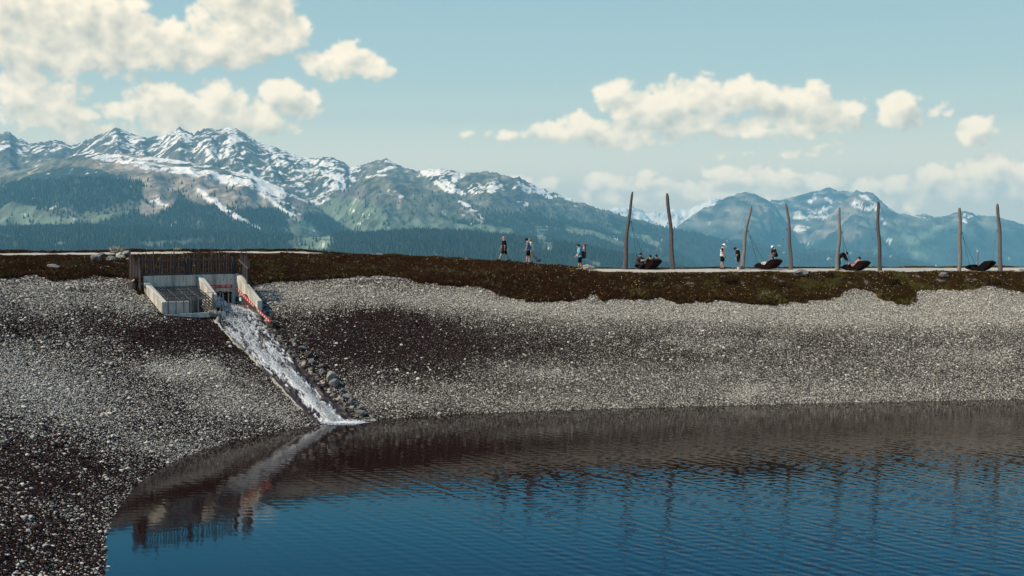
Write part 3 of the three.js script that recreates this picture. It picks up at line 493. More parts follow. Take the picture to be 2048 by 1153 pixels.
// conifer forest of the massif: one mass of some ten thousand trees
{
  const r = rng(41), cone = new THREE.ConeGeometry(0.23, 1, 5, 1, true).translate(0, 0.45, 0).deleteAttribute('uv'), list = [], n = new THREE.Vector3(0, 1, 0); let tries = 0;
  while (list.length < 90000 && tries++ < 420000) {
    const D = 4400 + 6400 * Math.pow(r(), 1.1), b = lerp(-70, 2120, r()); 
    const y = massif(b, D), p = worldAt(b, D, y); if (y > 330 + 0 * b || y < -420) continue;
    if (EYE.y + D * (470 - 562) / FOCAL > y + 30) continue;
    const c = coverOfMassif(p, n), lone = c.wood > -0.5 && c.wood <= 0.42 && r() < (c.wood > 0.08 ? 0.10 : 0.03) && c.snow < 0.6;
    if (c.wood < 0.42 && !lone) continue;
    list.push([p, 15 + 15 * r(), 0.55 + 0.9 * r()]);
  }
  const im = new THREE.InstancedMesh(cone, std(1, 1, 1, 0.95), list.length), m4 = new THREE.Matrix4(), q = new THREE.Quaternion(), c = new THREE.Color(); im.name = 'forest';
  list.forEach(([p, h, m], i) => { m4.compose(p, q, new THREE.Vector3(h * 1.15, h, h * 1.15)); im.setMatrixAt(i, m4); im.setColorAt(i, c.setRGB(0.016 * m, 0.029 * m, 0.022 * m)); });
  scene.add(im); tag(im, 'dark conifer forest on the lower mountain slopes', 'forest', null, 'stuff');
}

// ------------------------------------------------------------------ concrete inlet bay
const box = (w, h, d, x, y, z) => new THREE.BoxGeometry(w, h, d).translate(x, y, z);
const tube = (a, b, r0, r1 = r0, sides = 8) => { const d = b.clone().sub(a), g = new THREE.CylinderGeometry(r1, r0, d.length(), sides); g.applyQuaternion(new THREE.Quaternion().setFromUnitVectors(new THREE.Vector3(0, 1, 0), d.clone().normalize())); return g.translate((a.x + b.x) / 2, (a.y + b.y) / 2, (a.z + b.z) / 2); };
const V = (x, y, z) => new THREE.Vector3(x, y, z);
const profile = (pts, a0, a1) => {                          // an upright slab: outline in (downhill, height), from a0 to a1 along the back wall
  const s = new THREE.Shape(pts.map(([b, y]) => new THREE.Vector2(b, y))), g = new THREE.ExtrudeGeometry(s, { depth: a1 - a0 - 0.03, bevelEnabled: true, bevelSize: 0.015, bevelThickness: 0.015, bevelOffset: -0.015, bevelSegments: 1 });
  return g.translate(0, 0, 0.015).rotateY(-Math.PI / 2).translate(a1, 0, 0);
};
const streakMap = dataTexture(256, (u, v) => { const s = tileNoise(u, v * 0.12, 22, 1.7), b = tileNoise(u, v * 0.3, 8, 3.7), board = Math.abs(((u * 10) % 1) - 0.5) > 0.46 ? -0.10 : 0; const k = clamp(0.80 + 0.50 * s + 0.42 * b + board + 0.12 * tileNoise(u, v, 40, 5.2)); return [k, k * 0.99, k * 0.965]; });
const planeUV = (g, s = 2.6) => { const p = g.attributes.position, n = g.attributes.normal, uv = []; for (let i = 0; i < p.count; i++) uv.push((Math.abs(n.getX(i)) > 0.6 ? p.getZ(i) : p.getX(i)) / s, (Math.abs(n.getY(i)) > 0.6 ? p.getZ(i) : p.getY(i)) / s); g.setAttribute('uv', new THREE.Float32BufferAttribute(uv, 2)); return g; };
const CONCRETE = new THREE.MeshStandardMaterial({ color: rgb(0.62, 0.565, 0.46), roughness: 0.9, map: streakMap, bumpMap: streakMap, bumpScale: 0.012 });
const WET = new THREE.MeshStandardMaterial({ color: rgb(0.055, 0.038, 0.032), roughness: 0.55, bumpMap: grainMap, bumpScale: 0.02 });
const STEEL = std(0.13, 0.13, 0.135, 0.45, { metalness: 0.5 }), GRILLE = std(0.07, 0.075, 0.08, 0.5, { metalness: 0.4 }), DARKSTEEL = std(0.035, 0.03, 0.03, 0.4, { metalness: 0.6 });
const inlet = thing('inlet_structure', 'small concrete water inlet with sloping side walls set into the gravel bank', 'inlet structure', V(INLET.x, 0, INLET.z), TURN);
{
  const w = BAY.w, add = (name, g, m) => mesh(name, planeUV(g.index ? g.toNonIndexed() : g), m, inlet);
  add('wall', mergeGeometries([box(3.75, 2.9, 0.3, 1.875, 5.90, -0.15), box(w - 3.45, 1.07, 0.3, 3.75 + (w - 3.45) / 2, 6.815, -0.15), box(0.16, 1.83, 0.3, 3.83, 5.365, -0.15), box(0.52, 1.83, 0.3, w + 0.04, 5.365, -0.15)].map((g) => g.toNonIndexed())), CONCRETE);
  add('wall', profile([[0.003, 4.5], [2.37, 4.5], [2.37, 5.97], [0.003, 7.04]], -0.03, 0.28), CONCRETE);
  add('wall', profile([[0.003, 4.6], [1.85, 4.6], [1.85, 6.27], [0.003, 7.34]], 3.28, 3.6), CONCRETE);
  add('wall', profile([[0.003, 4.4], [2.66, 4.4], [2.66, 5.84], [0.45, 7.16], [0.003, 7.34]], w, w + 0.32), CONCRETE);
  add('sill', box(3.75, 0.42, 0.42, 1.9, 5.07, 2.36), CONCRETE);
  add('front_panel', box(1.42, 0.62, 0.16, 0.99, 5.59, 2.06), CONCRETE);
  add('capping', box(1.44, 0.06, 0.20, 0.99, 5.93, 2.06), std(0.65, 0.6, 0.5, 0.9));
  add('floor', box(3.0, 0.1, 2.1, 1.78, 5.02, 1.05), std(0.018, 0.012, 0.010, 0.8));
  // the wet lower half of the right hand side wall
  { const pts = []; for (let i = 0; i <= 10; i++) { const b = 0.02 + i * 0.258; pts.push([b, 5.98 + 0.1 * noise(i * 0.9, 3) + (i > 2 && i < 7 ? 0.2 : 0) - 0.115 * Math.max(0, i - 5)]); } add('stain', profile([[2.60, 4.45], ...pts.reverse(), [0.02, 4.45]].map(([b, y]) => [Math.min(b, 2.62), y]), w - 0.012, w + 0.05), WET); }
  // culvert behind the opening: a short concrete tunnel, closed at its end
  add('culvert', mergeGeometries([box(0.08, 1.9, 2.2, 3.87, 5.35, -1.42), box(0.08, 1.9, 2.2, w - 0.18, 5.35, -1.42), box(w - 4.0, 0.08, 2.2, (3.87 + w - 0.18) / 2, 6.34, -1.42), box(w - 4.0, 1.9, 0.08, (3.87 + w - 0.18) / 2, 5.35, -2.56), box(w - 4.0, 0.08, 2.2, (3.87 + w - 0.18) / 2, 5.0, -1.42)].map((g) => g.toNonIndexed())), WET);
  { const r = rng(3), lumps = []; for (let i = 0; i < 34; i++) { const g = flat(rockGeometry(i + 60, 0, 0.8, 0.4)); const s = 0.05 + 0.06 * r(); lumps.push(g.scale(s, s * 1.25, s * 0.8).translate(3.92 + r() * (w - 4.2), 6.27 - 0.05 * r(), 0.0 + 0.03 * r())); } mesh('moss', mergeGeometries(lumps), dull(0.018, 0.013, 0.009), inlet); }
  for (let i = 0; i < 18; i++) { const a = 0.40 + i * 0.163; mesh('grille_bar', tube(V(a, 6.72, 0.02), V(a, 6.03, 2.0), 0.028, 0.028, 6), i % 4 === 1 ? GRILLE : DARKSTEEL, inlet); }
  for (const [b, y] of [[0.55, 6.50], [1.35, 6.22]]) mesh('cross_bar', tube(V(0.3, y, b), V(3.26, y, b), 0.025), DARKSTEEL, inlet);
  for (let i = 0; i < 8; i++) { const a = 0.36 + i * 0.455; mesh('guard_post', tube(V(a, 5.28, 2.34), V(a, 6.42 - 0.02 * (i % 2), 2.34), 0.036), STEEL, inlet); }
  for (const a of [3.78, 4.12]) mesh('guard_post', tube(V(a, 5.0, 2.25), V(a, 6.34, 2.25), 0.04), STEEL, inlet);
  mesh('guard_rail', tube(V(0.3, 6.40, 2.34), V(4.12, 6.40, 2.30), 0.012), STEEL, inlet);
  for (let i = 0; i < 9; i++) mesh('trash_bar', tube(V(1.82 + i * 0.085, 5.28, 2.02), V(1.82 + i * 0.085, 5.98, 2.02), 0.018, 0.018, 6), DARKSTEEL, inlet);
  { const bars = []; for (let i = -4; i < 6; i++) { bars.push(tube(V(2.62 + i * 0.11, 5.28, 2.03), V(2.62 + i * 0.11 + 0.4, 5.98, 2.03), 0.016, 0.016, 5), tube(V(2.62 + i * 0.11 + 0.4, 5.28, 2.05), V(2.62 + i * 0.11, 5.98, 2.05), 0.016, 0.016, 5)); } mesh('lattice', mergeGeometries(bars), DARKSTEEL, inlet); }
  for (const [a, y] of [[4.4, 7.0], [4.95, 7.02], [5.5, 7.03], [4.4, 6.42], [4.95, 6.42], [5.5, 6.43]]) mesh('anchor_hole', new THREE.CylinderGeometry(0.03, 0.03, 0.02, 8).rotateX(Math.PI / 2).translate(a, y, 0.004), dull(0.05, 0.045, 0.04), inlet);
}

// signs and staff gauge on the inlet
function canvasMaterial(w, h, draw) {
  const c = document.createElement('canvas'); c.width = w; c.height = h; draw(c.getContext('2d'), w, h);
  const t = new THREE.CanvasTexture(c); t.colorSpace = THREE.SRGBColorSpace; return new THREE.MeshStandardMaterial({ map: t, roughness: 0.5 });
}
{
  const p = toWorld(4.72, 0.045, 6.63), s = thing('warning_banner', 'long red sign with small white lettering on the concrete wall above the culvert', 'sign', p, TURN);
  mesh('board', new THREE.BoxGeometry(1.62, 0.20, 0.03), std(0.42, 0.012, 0.018, 0.5), s);
  mesh('print', new THREE.PlaneGeometry(1.60, 0.185).translate(0, 0, 0.018), canvasMaterial(1024, 118, (g, w, h) => {
    g.fillStyle = '#a8101c'; g.fillRect(0, 0, w, h); g.fillStyle = '#e8b0ae'; g.textAlign = 'center'; g.textBaseline = 'middle';
    const block = (x0, y0, x1, y1) => { for (let y = y0; y < y1; y += 13) for (let x = x0; x < x1 - 8;) { const l = Math.min(x1 - x, 14 + ((x * 7 + y * 13) % 34)); g.fillRect(x, y, l, 8); x += l + 8; } };   // lines of print too small to read
    block(0, 62, 50, 86); block(130, 36, 305, 84); block(390, 14, 440, 50); g.fillStyle = '#b58a86'; block(345, 64, 545, 86); g.fillStyle = '#e8b0ae'; block(560, 12, 600, 40); block(620, 10, 750, 44); block(605, 48, 710, 96); block(778, 10, 970, 44); block(795, 48, 960, 98);
  }), s);
}
{
  const a = toWorld(BAY.w - 0.06, 0.22, 6.50); let end = a; for (let b = 1; b < 8; b += 0.02) { end = toWorld(BAY.w - 0.06 + 0.03 * b, b, 0); if (1024 - FOCAL * end.x / end.z > 539) break; } end.y = at(539, 645, -end.z).y;
  const len = a.distanceTo(end), s = thing('staff_gauge', 'red and white toothed water level gauge slanting down beside the chute', 'water gauge', a);
  s.quaternion.setFromRotationMatrix(new THREE.Matrix4().makeBasis(...(() => { const y = end.clone().sub(a).normalize(), z = AX.clone().negate().addScaledVector(y, AX.dot(y)).normalize(), x = new THREE.Vector3().crossVectors(y, z); return [x, y, z]; })()));
  mesh('board', new THREE.BoxGeometry(0.17, len, 0.025).translate(0, len / 2, 0), std(0.50, 0.035, 0.03, 0.45), s);
  for (let i = 0; i < 18; i++) { const sh = new THREE.Shape([V(-0.055, 0, 0), V(0.05, 0.03, 0), V(0.055, 0.09, 0), V(-0.03, 0.105, 0)].map((q) => new THREE.Vector2(q.x, q.y))); mesh('tooth', new THREE.ExtrudeGeometry(sh, { depth: 0.004, bevelEnabled: false }).translate(0, 0.06 + i * (len - 0.12) / 18, 0.013), std(0.75, 0.66, 0.6, 0.5), s); }
}
function plate(label, a, b, y, w, h, colour, draw) {
  const s = thing('small_sign', label, 'sign', toWorld(a, b, y), TURN - Math.PI / 2);
  mesh('plate', new THREE.BoxGeometry(w, h, 0.02), colour, s); mesh('print', new THREE.PlaneGeometry(w * 0.94, h * 0.92).translate(0, 0, 0.013), canvasMaterial(128, 96, draw), s);
}
plate('small light blue sign on the wet side wall above the waterfall', BAY.w - 0.05, 0.72, 5.86, 0.30, 0.22, std(0.3, 0.6, 0.65, 0.5), (g, w, h) => { g.fillStyle = '#7cc0c6'; g.fillRect(0, 0, w, h); g.fillStyle = '#cfe9ea'; for (let i = 0; i < 4; i++) g.fillRect(14, 16 + i * 18, 60 + (i * 29) % 40, 8); });
plate('small red and white sign low on the wet side wall near the gauge', BAY.w - 0.05, 1.62, 5.44, 0.28, 0.20, std(0.5, 0.1, 0.08, 0.5), (g, w, h) => { g.fillStyle = '#c0372f'; g.fillRect(0, 0, w, h); g.fillStyle = '#f0d5cc'; for (let i = 0; i < 3; i++) g.fillRect(12, 14 + i * 26, 70 + (i * 31) % 36, 14); });

// picket fence round the top of the inlet
const woodMap = dataTexture(256, (u, v) => { const k = clamp(0.72 + 0.5 * tileNoise(u, v * 0.08, 26, 1.2) + 0.3 * tileNoise(u, v * 0.2, 9, 4.4) + 0.15 * tileNoise(u, v, 60, 7.7)); return [k, k * 0.985, k * 0.97]; });
const woodOf = (r, g, b) => std(r, g, b, 0.9, { map: woodMap, bumpMap: woodMap, bumpScale: 0.006 });
const FENCEWOOD = [woodOf(0.078, 0.055, 0.05), woodOf(0.10, 0.076, 0.068), woodOf(0.055, 0.037, 0.034)];
{
  const f = thing('picket_fence', 'weathered dark picket fence round the top of the concrete inlet', 'fence', V(INLET.x, 0, INLET.z), TURN), r = rng(8);
  const stake = (a, b, y0, y1, w, lean) => { const g = new THREE.BoxGeometry(w, y1 - y0, 0.035, 1, 3, 1), p = g.attributes.position, h = y1 - y0; for (let i = 0; i < p.count; i++) { const t = p.getY(i) / h + 0.5; p.setX(i, p.getX(i) * (t > 0.95 ? 0.45 : 1) + lean * t * h + 0.012 * Math.sin(t * 5 + a * 9)); } g.computeVertexNormals(); return g.translate(a, (y0 + y1) / 2, b); };
  for (let i = 0; i < 37; i++) { const a = -0.42 + i * 0.17; if (a > -0.22) mesh('picket', stake(a, -0.24, 7.26, 8.38 + 0.45 * Math.pow(r(), 1.6) + (i % 7 === 0 ? 0.15 : 0), 0.05 + 0.03 * r(), (r() - 0.5) * 0.10), FENCEWOOD[i % 3], f); }
  for (const [y, th] of [[7.45, 0.10], [8.2, 0.09]]) mesh('rail', box(6.05, th, 0.07, 2.80, y, -0.17), FENCEWOOD[1], f);
  for (const a of [-0.16, 2.72, 5.72]) mesh('post', box(0.15, 1.15, 0.13, a, 7.8, -0.08), FENCEWOOD[2], f);
  for (let i = 0; i < 12; i++) { const b = -1.2 + i * 0.135, t = i / 11; const g = stake(0, 0, lerp(7.1, 6.55, t), lerp(8.72, 7.9, t) + 0.3 * (r() - 0.4), 0.05 + 0.03 * r(), (r() - 0.5) * 0.1).rotateY(Math.PI / 2).translate(-0.3, 0, b); mesh('picket', g, FENCEWOOD[i % 3], f); }
  for (const y of [7.35, 8.05]) mesh('rail', tube(V(-0.25, y + 0.12, -1.25), V(-0.25, y - 0.45, 0.34), 0.045, 0.045, 6), FENCEWOOD[2], f);
  for (let i = 0; i < 8; i++) { const b = -0.05 + i * 0.145, t = i / 7; const g = stake(0, 0, lerp(7.2, 6.85, t), lerp(8.72, 8.2, t) + 0.3 * (r() - 0.4), 0.05 + 0.03 * r(), (r() - 0.5) * 0.1).rotateY(Math.PI / 2).translate(BAY.w + 0.42, 0, b); mesh('picket', g, FENCEWOOD[(i + 1) % 3], f); }
  for (const y of [7.45, 8.2]) mesh('rail', tube(V(BAY.w + 0.34, y, -0.15), V(BAY.w + 0.34, y - 0.55, 1.02), 0.042, 0.042, 6), FENCEWOOD[1], f);
  mesh('post', box(0.14, 1.2, 0.14, BAY.w + 0.3, 7.1, 1.03), FENCEWOOD[2], f);
}

// ------------------------------------------------------------------ the waterfall in its chute
{
  const g0 = thing('waterfall', 'white water rushing down the stone chute from the inlet into the reservoir', 'waterfall', V(0, 0, 0));
  const nu = 76, nv = 560, pos = [], col = [], idx = [];
  for (let j = 0; j <= nv; j++) for (let i = 0; i <= nu; i++) {
    const u = i / nu, v = j / nv, p = chutePoint(lerp(-0.02, 1.02, u), v), X = u * 2.6, Y = v * 17;
    const bend = 0.42 + 0.10 * Math.sin(v * 9 + 1), wide = lerp(0.62, 0.20, sstep(0.38, 0.72, v)) + 0.10 * sstep(0.80, 1, v) + 0.08 * noise(v * 14, 3.3), q = Math.abs(u - bend) / wide;
    const n = fbm(X * 4.2 + 0.5 * noise(Y * 1.5, X * 2), Y * 0.95, 1.4, 5, 0.66), n2 = ridged(X * 7, Y * 1.9, 5.2, 4), rocks = fbm(X * 1.9 + 7, Y * 0.62, 8.8, 4);
    let foam = lerp(0.60, 0.95, sstep(0.4, 0.75, v)) - 0.75 * q * q + 2.0 * n + 0.9 * (n2 - 0.35) + 0.5 * sstep(0.55, 0.8, n2) * sstep(2.4, 1.2, q) - 1.6 * sstep(0.06, 0.30, rocks) + 0.35 * sstep(0.75, 1, v) * (1 - q);
    foam *= sstep(0, 0.05, Math.min(u, 1 - u)) * (v < 0.02 ? v / 0.02 : 1);
    const f = sstep(0.45, 0.85, foam), edge = Math.max(0, Math.abs(u - 0.5) - 0.47) / 0.03;
    p.y += -0.20 + 0.15 * sstep(0.0, 0.4, rocks) + 0.10 * f + 0.07 * fbm(X * 6, Y * 3.0, 2.1, 3) * f + 0.16 * fbm(X * 3.2, Y * 2.6, 6.1, 4) * (1 - f) + 0.05 * n + 0.16 * edge;
    pos.push(p.x, p.y, p.z);
    const k = lerp(0.22, 0.36, sstep(0.35, 0.7, v)) + 0.24 * clamp(0.5 + n2); const dark = [0.024, 0.014, 0.011], side = [0.10, 0.075, 0.06], base = mixc(dark, side, sstep(0.30, 0.5, Math.abs(u - 0.5)) * clamp(0.4 + 1.4 * noise(X, Y * 0.6, 4)) * 0.8);
    col.push(...mixc(base, [k, k * 0.985, k * 0.93], f));
    if (i && j) { const a = j * (nu + 1) + i, b = a - 1, c = a - nu - 2, d = a - nu - 1; idx.push(c, b, a, c, a, d); }
  }
  const g = new THREE.BufferGeometry(); g.setAttribute('position', new THREE.Float32BufferAttribute(pos, 3)); g.setAttribute('color', new THREE.Float32BufferAttribute(col, 3)); g.setIndex(idx); g.computeVertexNormals();
  if (g.attributes.normal.getY(5000) < 0) { g.setIndex(idx.reverse()); g.computeVertexNormals(); }
  mesh('stream', g, new THREE.MeshStandardMaterial({ vertexColors: true, roughness: 0.6 }), g0);
  // the jet that leaves the culvert
  { const q = [], ci = [], cc = []; for (let j = 0; j <= 24; j++) for (let i = 0; i <= 10; i++) { const t = j / 24, s = (i / 10 - 0.5) * lerp(0.42, 0.75, t), w = toWorld(4.45 + s + 0.12 * t, -0.25 + 1.05 * t, lerp(6.12, 5.55, t * t) + 0.06 * noise(i * 0.7, j * 0.5, 3) - s * s * 0.6); q.push(w.x, w.y, w.z); const k = sstep(-0.25, 0.15, noise(i * 0.8, j * 0.35, 7)) * 0.62 + 0.05; cc.push(k, k, k); if (i && j) { const a = j * 11 + i; ci.push(a - 12, a - 1, a, a - 12, a, a - 11); } } const h = new THREE.BufferGeometry(); h.setAttribute('position', new THREE.Float32BufferAttribute(q, 3)); h.setAttribute('color', new THREE.Float32BufferAttribute(cc, 3)); h.setIndex(ci); h.computeVertexNormals(); mesh('jet', h, new THREE.MeshStandardMaterial({ vertexColors: true, roughness: 0.3 }), g0); }
  // drops of spray
  const r = rng(12), drops = []; for (let k = 0; k < 5200; k++) { const v = Math.pow(r(), 0.8), bend = 0.42 + 0.10 * Math.sin(v * 9 + 1), wide = lerp(0.5, 0.16, sstep(0.38, 0.72, v)), p = chutePoint(clamp(bend + (r() + r() - 1) * wide, 0.04, 0.96), v); drops.push([p.x, p.y - 0.06 + 0.22 * r() * r(), p.z, 0.010 + 0.022 * r() * r()]); }
  for (let k = 0; k < 900; k++) { const p = chutePoint(0.45, 1), a = r() * 6.28, d = Math.sqrt(r()) * 0.9; drops.push([p.x + Math.cos(a) * d * 1.3, 0.02 + 0.12 * r() * r() * (1 - d), p.z + Math.sin(a) * d, 0.012 + 0.02 * r()]); }
  const im = new THREE.InstancedMesh(new THREE.IcosahedronGeometry(1, 0), std(0.5, 0.49, 0.46, 0.4), drops.length), m4 = new THREE.Matrix4(); im.name = 'spray';
  drops.forEach(([x, y, z, s], i) => im.setMatrixAt(i, m4.makeScale(s, s, s).setPosition(x, y, z))); im.userData.kind = 'stuff'; g0.add(im);
  // foam where it meets the reservoir
  { const c = chutePoint(0.5, 1), q = [], ci = [], cc = []; for (let j = 0; j <= 20; j++) for (let i = 0; i <= 40; i++) { const a = i / 40 * 6.2832, d = j / 20, w = 1 + 0.4 * noise(Math.cos(a) * 1.5, Math.sin(a) * 1.5, 2) ; q.push(c.x + 0.1 + Math.cos(a) * d * 1.25 * w, 0.03 + 0.05 * (1 - d) * (1 + noise(i, j * 0.6, 5)), c.z + 0.15 + Math.sin(a) * d * 0.5 * w); const k = 0.12 + 0.6 * sstep(-0.1, 0.3, 0.75 - d + 0.8 * noise(Math.cos(a) * d * 5, Math.sin(a) * d * 5, 9)); cc.push(k, k, k); if (i && j) { const b = j * 41 + i; ci.push(b - 42, b, b - 1, b - 42, b - 41, b); } } const h = new THREE.BufferGeometry(); h.setAttribute('position', new THREE.Float32BufferAttribute(q, 3)); h.setAttribute('color', new THREE.Float32BufferAttribute(cc, 3)); h.setIndex(ci); h.computeVertexNormals(); mesh('foam', h, new THREE.MeshStandardMaterial({ vertexColors: true, roughness: 0.6 }), g0); }
}
// mortar kerb along the near side of the chute: pale where it is dry
{
  const pos = [], col = [], idx = [], n = 240;
  for (let j = 0; j <= n; j++) for (let i = 0; i <= 6; i++) {
    const v = lerp(0.21, 0.97, j / n), w = 0.09 + 0.14 * Math.max(0, noise(v * 16, 2.2)) + 0.10 * Math.max(0, noise(v * 47, 5.2)), p = chutePoint(0.01 - (i / 6) * w * 0.9, v); p.y += 0.02 + 0.06 * Math.sin((i / 6) * Math.PI) + 0.07 * noise(v * 60, i * 0.8, 3) - (i === 0 ? 0.2 : 0) - (i === 6 ? 0.12 : 0);
    pos.push(p.x, p.y, p.z); const t = sstep(-0.12, 0.22, noise(v * 11 + 3, 0.4 + i * 0.05, 1.9)) * (i > 1 ? 1 : 0.35); col.push(...mixc([0.035, 0.026, 0.022], [0.36, 0.32, 0.25], t));
    if (i && j) { const a = j * 7 + i; idx.push(a - 8, a, a - 1, a - 8, a - 7, a); }
  }
  const g = new THREE.BufferGeometry(); g.setAttribute('position', new THREE.Float32BufferAttribute(pos, 3)); g.setAttribute('color', new THREE.Float32BufferAttribute(col, 3)); g.setIndex(idx); g.computeVertexNormals();
  tag(mesh('kerb', g, new THREE.MeshStandardMaterial({ vertexColors: true, roughness: 0.9, side: THREE.DoubleSide })), 'pale mortar kerb along the near side of the water chute', null, null, 'structure');
}

// ------------------------------------------------------------------ boulders, rocks and driftwood
const ROCKS = [[0.18, 0.165, 0.15], [0.30, 0.27, 0.22], [0.055, 0.042, 0.036], [0.42, 0.38, 0.30]].map(([r, g, b]) => std(r, g, b, 0.9, { bumpMap: grainMap, bumpScale: 0.05 }));
function boulder(name, label, category, px, py, wide, high, tone, seed, group, deep = 0.8, sink = 0.25) {
  const p = groundPoint(px, py + high * 0.35), m = -p.z / FOCAL, g = rockGeometry(seed, group?.startsWith('boulders along') ? 1 : 2, 1, group ? 0.62 : 0.42), r = rng(seed); p.y = ground(p.x, p.z);
  const P = g.attributes.position; let lo = V(9, 9, 9), hi = V(-9, -9, -9); for (let i = 0; i < P.count; i++) { const q = new THREE.Vector3().fromBufferAttribute(P, i); lo.min(q); hi.max(q); }
  g.translate(-(lo.x + hi.x) / 2, -lo.y, -(lo.z + hi.z) / 2).scale(wide * m / (hi.x - lo.x), high * m * (1 + sink) / (hi.y - lo.y), wide * m * deep / (hi.z - lo.z)).translate(0, -high * m * sink, 0).rotateZ((r() - 0.5) * (group ? 0.7 : 0.2)).rotateY((r() - 0.5) * 1.2);
  const f = toCreasedNormals(g, group ? 0.3 : 0.55); planeUV(f, 1.3);
  const o = mesh(name, f, ROCKS[tone]); o.position.copy(p); return tag(o, label, category, group);
}
boulder('boulder', 'pale boulder beside the gravel path at the foot of the hiker with the child', 'boulder', 1176, 537, 28, 11, 1, 101);
boulder('boulder', 'grey boulder on the path edge at the base of the fourth swing post', 'boulder', 1602, 547, 30, 12, 0, 102);
boulder('boulder', 'low grey boulder on the path edge between third and fourth swings', 'boulder', 1888, 550, 24, 9, 0, 103);
boulder('boulder', 'pale rock on the path behind the last post at the far right', 'boulder', 2038, 543, 26, 9, 3, 104);
boulder('boulder', 'single flat grey boulder alone in the dark turf left of the rock heap', 'boulder', 106, 536, 30, 12, 0, 105);
boulder('boulder', 'small grey stone slab in the turf below the bald walker', 'rock', 934, 519, 20, 5, 0, 106);
boulder('boulder', 'rounded grey rock at the corner of the inlet sill', 'rock', 423, 629, 24, 13, 1, 107);
[[191, 520, 27, 15, 0, 'large angular dark grey rock at the left front of the rock heap'], [222, 522, 27, 14, 0, 'tilted grey rock in the middle front of the rock heap'], [202, 509, 22, 8, 0, 'flat grey slab at the upper left of the rock heap'], [242, 514, 24, 14, 3, 'large pale rock leaning in the rock heap by the fence'], [254, 508, 18, 10, 1, 'pale rock at the top of the heap touching the fence'], [255, 521, 13, 7, 3, 'small rounded pale stone low in the heap beside the fence'], [227, 506, 17, 7, 0, 'flat dark slab at the top middle of the rock heap'], [220, 514, 8, 4, 3, 'tiny pale stone in the gap of the rock heap']]
  .forEach(([x, y, w, h, t, label], i) => boulder('rock', label, 'rock', x, y, w, h, t, 120 + i, 'rocks heaped beside the fence'));
[[524, 626, 15, 12, 2], [536, 638, 16, 14, 2], [545, 650, 17, 15, 2], [554, 662, 16, 15, 2], [563, 674, 15, 12, 2], [577, 683, 12, 9, 1], [588, 693, 17, 11, 1], [600, 700, 16, 10, 0], [611, 711, 19, 13, 2], [622, 722, 17, 11, 0], [633, 733, 16, 11, 0], [644, 746, 18, 12, 0], [655, 757, 22, 17, 1], [667, 770, 24, 19, 1], [680, 782, 20, 14, 0], [690, 793, 19, 13, 1], [701, 805, 18, 14, 0], [712, 818, 20, 14, 0], [722, 829, 20, 15, 0], [737, 836, 18, 13, 1], [747, 841, 13, 8, 3]]
  .forEach(([x, y, w, h, t], i) => boulder('chute_boulder', `${['grey', 'pale cream', 'dark wet', 'whitish'][t]} boulder ${i < 5 ? 'beside the staff gauge' : i < 10 ? 'below the gauge' : i < 15 ? 'at mid height' : i < 19 ? 'low down' : 'at the waterline'} on the far edge of the chute, ${['topmost', 'second', 'third', 'fourth', 'fifth'][i < 19 ? i % 5 : i - 19]} there`, 'boulder', x + 4 + 5 * Math.sin(i * 2.7), y + 2 * Math.sin(i * 5.1), w * (0.86 + 0.3 * Math.sin(i * 3.9)), h * (0.88 + 0.25 * Math.sin(i * 1.7)), i % 2 && t === 1 ? 0 : t, 150 + i, 'boulders along the far edge of the chute', 0.9));
{ // broken rubble along both edges of the chute
  const r = rng(31), list = [], kinds = flat(rockGeometry(9, 0, 0.7, 0.6));
  for (let k = 0; k < 620; k++) { const far = r() < 0.62, v = lerp(0.2, 1, r()), p = chutePoint(far ? 1.0 + 0.11 * r() * r() + 0.06 * (r() - 0.5) : -0.02 - 0.05 * r() * r(), v); list.push([p.x, p.y - (insidePolygon(CHUTE, p.x, p.z) ? 0.12 : 0.02), p.z, (far ? 0.06 : 0.045) + 0.13 * Math.pow(r(), 2.2) * (far ? 1 : 0.5), r() * 6.28, r() - 0.5, r()]); }
  const im = new THREE.InstancedMesh(kinds, dull(), list.length), m4 = new THREE.Matrix4(), q = new THREE.Quaternion(), e = new THREE.Euler(), c = new THREE.Color(); im.name = 'rubble';
  list.forEach(([x, y, z, s, a, b, t], i) => { m4.compose(V(x, y, z), q.setFromEuler(e.set(b, a, b * 0.7)), V(s, s, s)); im.setMatrixAt(i, m4); const k = t < 0.45 ? 0.04 : t < 0.8 ? 0.12 : 0.3; im.setColorAt(i, c.setRGB(k * 1.08, k * 0.94, k * 0.8)); });
  scene.add(im); tag(im, 'broken stone rubble along the edges of the water chute', 'rubble', null, 'stuff');
}
function stick(name, label, category, pts, r0, colour) {
  const w = pts.map(([x, y]) => { const p = groundPoint(x, y); p.y = ground(p.x, p.z) + 0.12; return p; }), c = new THREE.CatmullRomCurve3(w), g = new THREE.TubeGeometry(c, 14, r0, 6), P = g.attributes.position;
  for (let i = 0; i < P.count; i++) { const k = Math.floor(i / 7) / 14, q = c.getPoint(k), s = 1.1 - 0.75 * k; P.setXYZ(i, lerp(q.x, P.getX(i), s), lerp(q.y, P.getY(i), s), lerp(q.z, P.getZ(i), s)); }
  g.computeVertexNormals(); tag(mesh(name, g, woodOf(...colour)), label, category);
}
stick('driftwood_log', 'short grey log lying in the turf below the rock heap', 'log', [[248, 536], [238, 534], [228, 531]], 0.09, [0.32, 0.30, 0.27]);
stick('driftwood_branch', 'bleached curved branch lying left of the grey log', 'branch', [[209, 537], [217, 538], [228, 543]], 0.05, [0.55, 0.5, 0.44]);
stick('driftwood_branch', 'short white broken branch standing in the turf under the rock heap', 'branch', [[201, 543], [202, 538], [206, 542]], 0.06, [0.6, 0.56, 0.5]);
stick('driftwood_branch', 'thin pale twig on the turf below the walkers, right of the middle', 'branch', [[1115, 557], [1119, 562], [1124, 564]], 0.03, [0.45, 0.4, 0.34]);
